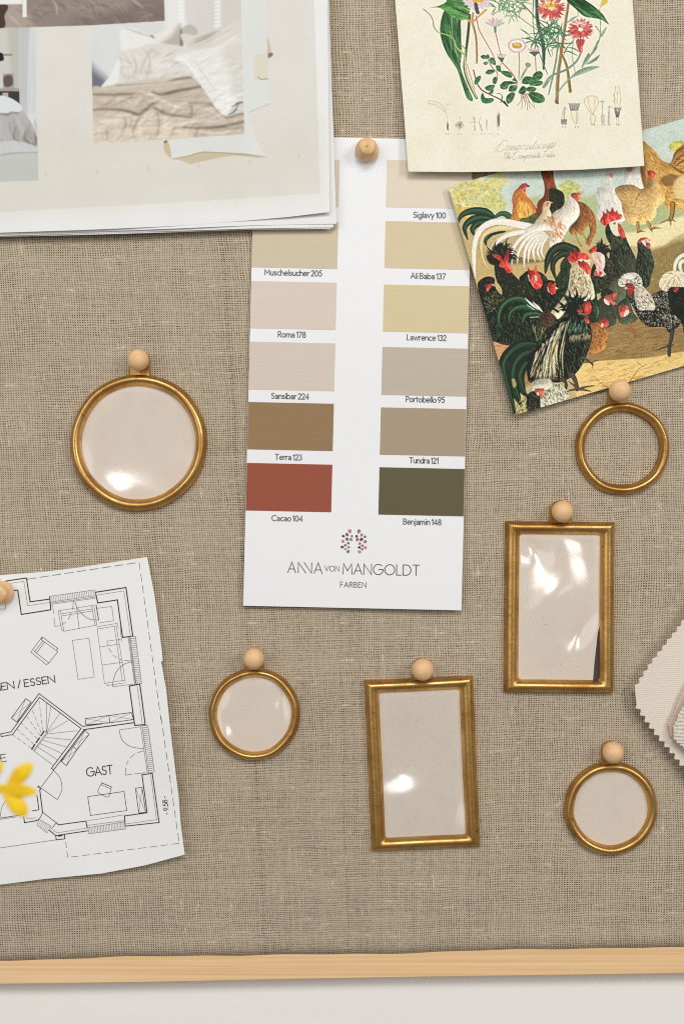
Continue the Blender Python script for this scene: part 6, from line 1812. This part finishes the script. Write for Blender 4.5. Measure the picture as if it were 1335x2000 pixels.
for l, w_, c, a in (([(35, 632), (180, 632), (310, 628), (400, 622)], [8, 12, 16, 4], DK1, .85), ([(440, 618), (500, 630), (640, 600), (770, 578)], [6, 24, 20, 12], DK1, .85), ([(190, 566), (400, 552), (560, 535), (700, 516)], [6, 7, 8, 8], (70, 62, 56), .85), ([(40, 736), (180, 730), (280, 745), (345, 764), (390, 735), (440, 690)], [6, 9, 12, 18, 16, 6], DK1, .85),
                   ([(445, 715), (500, 748), (560, 768), (640, 778), (690, 784)], [14, 20, 18, 12, 8], (112, 98, 84), .85), ([(690, 690), (700, 730), (698, 784)], [8, 20, 8], (140, 124, 106), .8), ([(680, 690), (800, 690), (860, 720), (930, 780)], [4, 8, 10, 12], (124, 108, 92), .8), ([(640, 850), (760, 856), (880, 850), (1050, 812)], [5, 12, 16, 16], DK1, .8),
                   ([(930, 790), (990, 770), (1050, 760)], [20, 22, 16], (122, 110, 98), .8), ([(70, 725), (140, 690), (190, 645)], [4, 9, 4], DK2, .9), ([(100, 730), (190, 700), (260, 660), (300, 650)], [4, 10, 8, 4], DK2, .8), ([(400, 690), (415, 720), (350, 790), (310, 870), (320, 920)], [6, 20, 24, 20, 6], DK2, .7), ([(250, 790), (260, 830), (240, 870)], [8, 24, 6], DK2, .8), ([(460, 740), (480, 800), (470, 900), (420, 920)], [10, 22, 24, 10], DK2, .6),
                   ([(300, 780), (290, 850)], [6, 18], DK2, .6), ([(130, 870), (140, 930)], [8, 18], DK2, .6), ([(600, 800), (580, 860), (560, 920)], [6, 16, 6], DK2, .5), ([(740, 870), (720, 910)], [6, 14], DK2, .6), ([(840, 880), (960, 860), (1050, 850)], [4, 10, 10], DK2, .7),
                   ([(60, 605), (200, 590), (420, 570), (650, 545)], [6, 16, 18, 8], LT, .45), ([(310, 640), (360, 618), (440, 640), (540, 690), (640, 730)], [6, 18, 26, 22, 8], LT, .75), ([(80, 760), (240, 770), (330, 790)], [8, 24, 8], LT, .6), ([(390, 760), (350, 840), (370, 930)], [8, 26, 12], LT, .7), ([(520, 790), (530, 860), (510, 930)], [12, 30, 14], LT, .75), ([(640, 810), (620, 900)], [10, 26], LT, .6), ([(720, 720), (800, 730), (900, 780)], [6, 22, 8], LT, .5), ([(700, 810), (820, 815), (920, 800)], [6, 20, 8], LT, .45), ([(80, 860), (90, 940)], [14, 30], LT, .6), ([(760, 880), (860, 890), (980, 872)], [6, 18, 8], LT, .6), ([(120, 680), (230, 660), (300, 690)], [4, 20, 6], LT, .5), ([(560, 650), (700, 650), (790, 640)], [6, 20, 8], (176, 160, 142), .7)):
    cv.stroke(l, np.array(w_) * .8, c, a * .8, clip=F * np.maximum(DV, .0), soft=7)
m = fp([(590, 378), (620, 365), (700, 345), (870, 310), (1040, 275), (1052, 690), (1000, 705), (965, 715), (930, 778), (895, 745), (860, 720), (820, 650), (760, 570), (720, 490), (680, 450), (620, 420)], (224, 222, 217), 1, 2)
cv.poly([(900, 330), (1060, 290), (1060, 700), (980, 700), (960, 520)], (196, 190, 180), .55, 60, clip=m); cv.poly([(860, 560), (930, 600), (1000, 690), (930, 760), (880, 720)], (232, 230, 226), .8, 30, clip=m)
for l, c in (([(970, 715), (1010, 690), (1045, 684)], (92, 82, 74)), ([(940, 770), (985, 745), (1010, 700)], (120, 110, 100)), ([(700, 380), (760, 470), (850, 600)], (206, 203, 196)), ([(620, 380), (680, 430), (760, 550)], (242, 241, 238))): cv.stroke(l, [4, 14, 6], c, .8, clip=F, soft=3)
for k in range(40): x, y = 720 + 320 * cv.rs.rand(), 340 + 330 * cv.rs.rand(); cv.stroke([(x, y), (x + 40, y - 30), (x + 80, y - 44)], [3, 10, 3], [(232, 230, 226), (196, 190, 182)][k % 2], .4, m, 4)
def crumple(seed, cell, st):
    f1 = vnoise(cv.h, cv.w, cell, seed, st); f2 = vnoise(cv.h, cv.w, cell * .45, seed + 1, st)
    r = 1 - np.abs(2 * (f1 * .65 + f2 * .35) - 1) * 2.2
    gy, gx = np.gradient(box_blur(r, 1))
    return np.clip((gx * .6 + gy) * 2.2, -1, 1)


FB = box_blur(F, 1) * F
rel = (crumple(51, 30, 1.6) * .16 + crumple(61, 15, 1.8) * .12 + crumple(71, 7, 1.3) * .05) * (.45 + .75 * np.clip(((np.mgrid[0:cv.h, 0:cv.w][0] / cv.k + cv.y0) - 160) / 40, 0, 1))
bed = np.clip(((np.mgrid[0:cv.h, 0:cv.w][0] / cv.k + cv.y0) - 88) / 30, 0, 1) * np.clip(((np.mgrid[0:cv.h, 0:cv.w][1] / cv.k + cv.x0) - 205) / 40 + np.clip(((np.mgrid[0:cv.h, 0:cv.w][0] / cv.k + cv.y0) - 165) / 20, 0, 1), 0, 1)
cv.a *= (1 + rel * F * bed)[..., None]
sm = np.stack([box_blur(cv.a[..., i], 1) for i in range(3)], -1)
cv.a = cv.a * (1 - FB[..., None] * .8) + sm * FB[..., None] * .8
cv.a = np.clip(cv.a, 0, 1)
cv.a = np.where(F[..., None] > .5, cv.a + (cv.a * cv.a * (3 - 2 * cv.a) - cv.a) * .45, cv.a)
# dark linen photograph above, bedroom photograph at the left
cv.tf(*Z2)
F = cv.mask([(-260, 228), (0, 216), (690, 194), (1262, 160), (1256, -240), (-260, -240)], .8, False)
fp([(-300, -300), (1300, -300), (1300, 260), (-300, 260)], (146, 132, 122), smooth=False)
fp([(40, 0), (160, 30), (230, 130), (200, 230), (20, 230)], (178, 164, 152), .8, 60); fp([(700, 60), (1300, 0), (1300, 240), (600, 240)], (118, 104, 98), .6, 120); fp([(500, -100), (900, -100), (980, 60), (600, 100)], (158, 144, 132), .7, 80)
for k in range(70):
    x, y = 120 + 1100 * cv.rs.rand(), -40 + 250 * cv.rs.rand(); a = math.radians(20 + 25 * cv.rs.randn()); l = 60 + 110 * cv.rs.rand()
    fs_([(x, y), (x + l * .5 * math.cos(a), y + l * .5 * math.sin(a)), (x + l * math.cos(a + .3), y + l * math.sin(a + .3))], [3, 16, 3], [(176, 162, 150), (106, 92, 86)][k % 2], .35, 5)
for l in ([(400, -10), (430, 40), (440, 110)], [(990, -20), (1060, 30), (1100, 60)], [(60, 110), (110, 150), (160, 200)]): fs_(l, [4, 20, 4], (206, 194, 182), .6, 6)
fp([(-260, 0), (45, 30), (36, 120), (18, 220), (-260, 240)], (74, 56, 44), 1, 4); fp([(-260, -240), (175, -240), (172, 32), (-260, 36)], (234, 234, 231), 1, 1, False); fp([(172, -240), (204, -240), (206, 130), (176, 132)], (234, 234, 231), 1, 1, False)
F = cv.mask([(-260, 224), (0, 220), (276, 208), (284, 900), (297, 1384), (0, 1394), (-260, 1400)], .8, False)
fp([(-300, 150), (330, 150), (330, 1450), (-300, 1450)], (206, 205, 198), smooth=False)
fp([(60, 150), (155, 150), (150, 800), (110, 800)], (186, 182, 172), .7, 40); fp([(150, 200), (240, 200), (226, 880), (205, 900), (150, 780)], (194, 195, 192), 1, 6); fp([(232, 180), (300, 180), (300, 980), (215, 880)], (216, 219, 218), 1, 8)
for k in range(14): x = 155 + 9 * k; fs_([(x, 230), (x - 4, 860)], [5, 8], (176, 178, 176) if k % 2 else (226, 228, 228), .4, 4)
fp([(-200, 412), (98, 414), (98, 428), (-200, 426)], (146, 140, 130), 1, 2, False); fp([(-40, 402), (18, 408), (30, 440), (26, 464), (-40, 466)], (36, 32, 32), 1, 3)
fp([(20, 566), (106, 560), (112, 676), (24, 682)], (166, 162, 158), 1, 2, False); fp([(32, 590), (90, 578), (98, 650), (40, 664)], (96, 76, 76), .9, 8); fs_([(14, 570), (16, 690)], 10, (222, 222, 218))
fp([(-200, 676), (150, 680), (152, 800), (-200, 800)], (64, 56, 54), 1, 4, False); fp([(-200, 674), (150, 680), (148, 700), (-200, 696)], (166, 160, 154), 1, 3, False); fp([(20, 712), (66, 710), (66, 740), (20, 742)], (196, 192, 186), .9, 3, False)
m = fp([(-200, 740), (0, 732), (70, 748), (140, 790), (172, 840), (200, 880), (250, 950), (282, 1010), (292, 1180), (100, 1180), (-200, 1200)], (186, 184, 180), 1, 4)
fp([(-200, 735), (0, 732), (80, 750), (150, 795), (172, 845), (100, 862), (0, 868), (-200, 875)], (222, 226, 228), 1, 5); fs_([(0, 872), (60, 880), (90, 862), (140, 870)], [6, 14, 12, 8], (112, 104, 102), .7, 5)
for k in range(60):
    x, y = -20 + 300 * cv.rs.rand(), 890 + 250 * cv.rs.rand(); fs_([(x, y), (x + 4, y + 40), (x + 16, y + 90)], [4, 12, 4], [(212, 210, 206), (140, 130, 128), (164, 158, 154)][k % 3], .45, 5)
for l in ([(120, 980), (110, 1060), (160, 1090)], [(200, 1010), (190, 1070), (260, 1110)], [(265, 1010), (280, 1080), (262, 1120)]): fs_(l, [6, 20, 8], (116, 104, 102), .65, 6)
fs_([(210, 870), (260, 960), (284, 1040)], [6, 14, 6], (226, 226, 224), .8, 5)
fp([(-200, 1090), (0, 1085), (140, 1080), (295, 1130), (295, 1175), (100, 1172), (-200, 1200)], (208, 210, 212), .8, 16); fs_([(0, 1195), (120, 1176), (290, 1170)], 8, (140, 138, 136), .7, 4)
fp([(-200, 1205), (0, 1192), (120, 1178), (300, 1172), (300, 1400), (-200, 1400)], (196, 198, 192), 1, 4, False)
cv.tf(*Z1)
for x, y in ((182, 685), (384, 678), (587, 668), (784, 655), (984, 640), (1180, 620)): cv.stroke([(x, y - 4), (x + 1, y + 5)], [11, 8], (230, 188, 196), .65, soft=4)
cv.a *= (1 + .02 * nz(1.6, 41) + .015 * nz(40, 42))[..., None]


def top_h(x, y):
    x = np.asarray(x, float); y = np.asarray(y, float)
    c = np.clip((x - 380) / 270, 0, 1) * np.clip((y - 150) / 270, 0, 1)
    return .0066 + .0014 * c ** 1.5 + .0006 * np.sin(x * .009 + .5) * np.clip(y / 400, 0, 1) + .0030 * np.clip(1 - y / 300, 0, 1)


g = coons([(-60, -60), (637, -60)], [(637, -60), (639, 0), (641.5, 210), (643.5, 414)], [(-60, 456), (0, 454.5), (170, 449), (340, 441.5), (480, 431), (560, 424), (643.5, 414)], [(-60, -60), (-60, 456)], 520, 400, False)
top = sheet('mood_board_sheet', g, top_h, .00018, M_PRINT, colour=cv.sample)
tag(top, 'printed mood board sheet with bedroom and rumpled bed photographs, on top of its stack', 'printed sheet')


def under(name, corner, bottom, xtop, h0, dh, mat, label):
    def hf(x, y):
        x = np.asarray(x, float); y = np.asarray(y, float)
        return h0 + dh * np.clip(y / 440, 0, 1) + .0003 * np.sin(x * .013 + h0 * 3000)
    g = coons([(-60, -60), (xtop, -60)], [(xtop, -60), corner], bottom + [corner], [(-60, -60), (-60, bottom[0][1])], 40, 30, False)
    o = sheet(name, g, hf, .00018, mat)
    return tag(o, label, 'paper sheet', 'paper sheets under the mood board sheet')


under('paper_sheet', (656.5, 437), [(-60, 459), (0, 458), (170, 453), (340, 446.5), (480, 440.5)], 640, .0052, .0006, M_WHITE, 'white sheet whose corner sticks out furthest, directly under the mood board sheet')
under('paper_sheet', (650.5, 444), [(-60, 461.5), (0, 460.5), (170, 456), (340, 451), (480, 446.5)], 641, .0046, .0005, M_WHITE, 'white sheet showing as a thin edge in the middle of the stack')
under('paper_sheet', (645, 446.8), [(-60, 464), (0, 462.8), (170, 458.5), (340, 453.5), (480, 449)], 636, .0040, .0004, paper_mat('pinkish office paper', (228, 222, 222), .02, .7, .08), 'pinkish white sheet at the bottom of the paper stack')
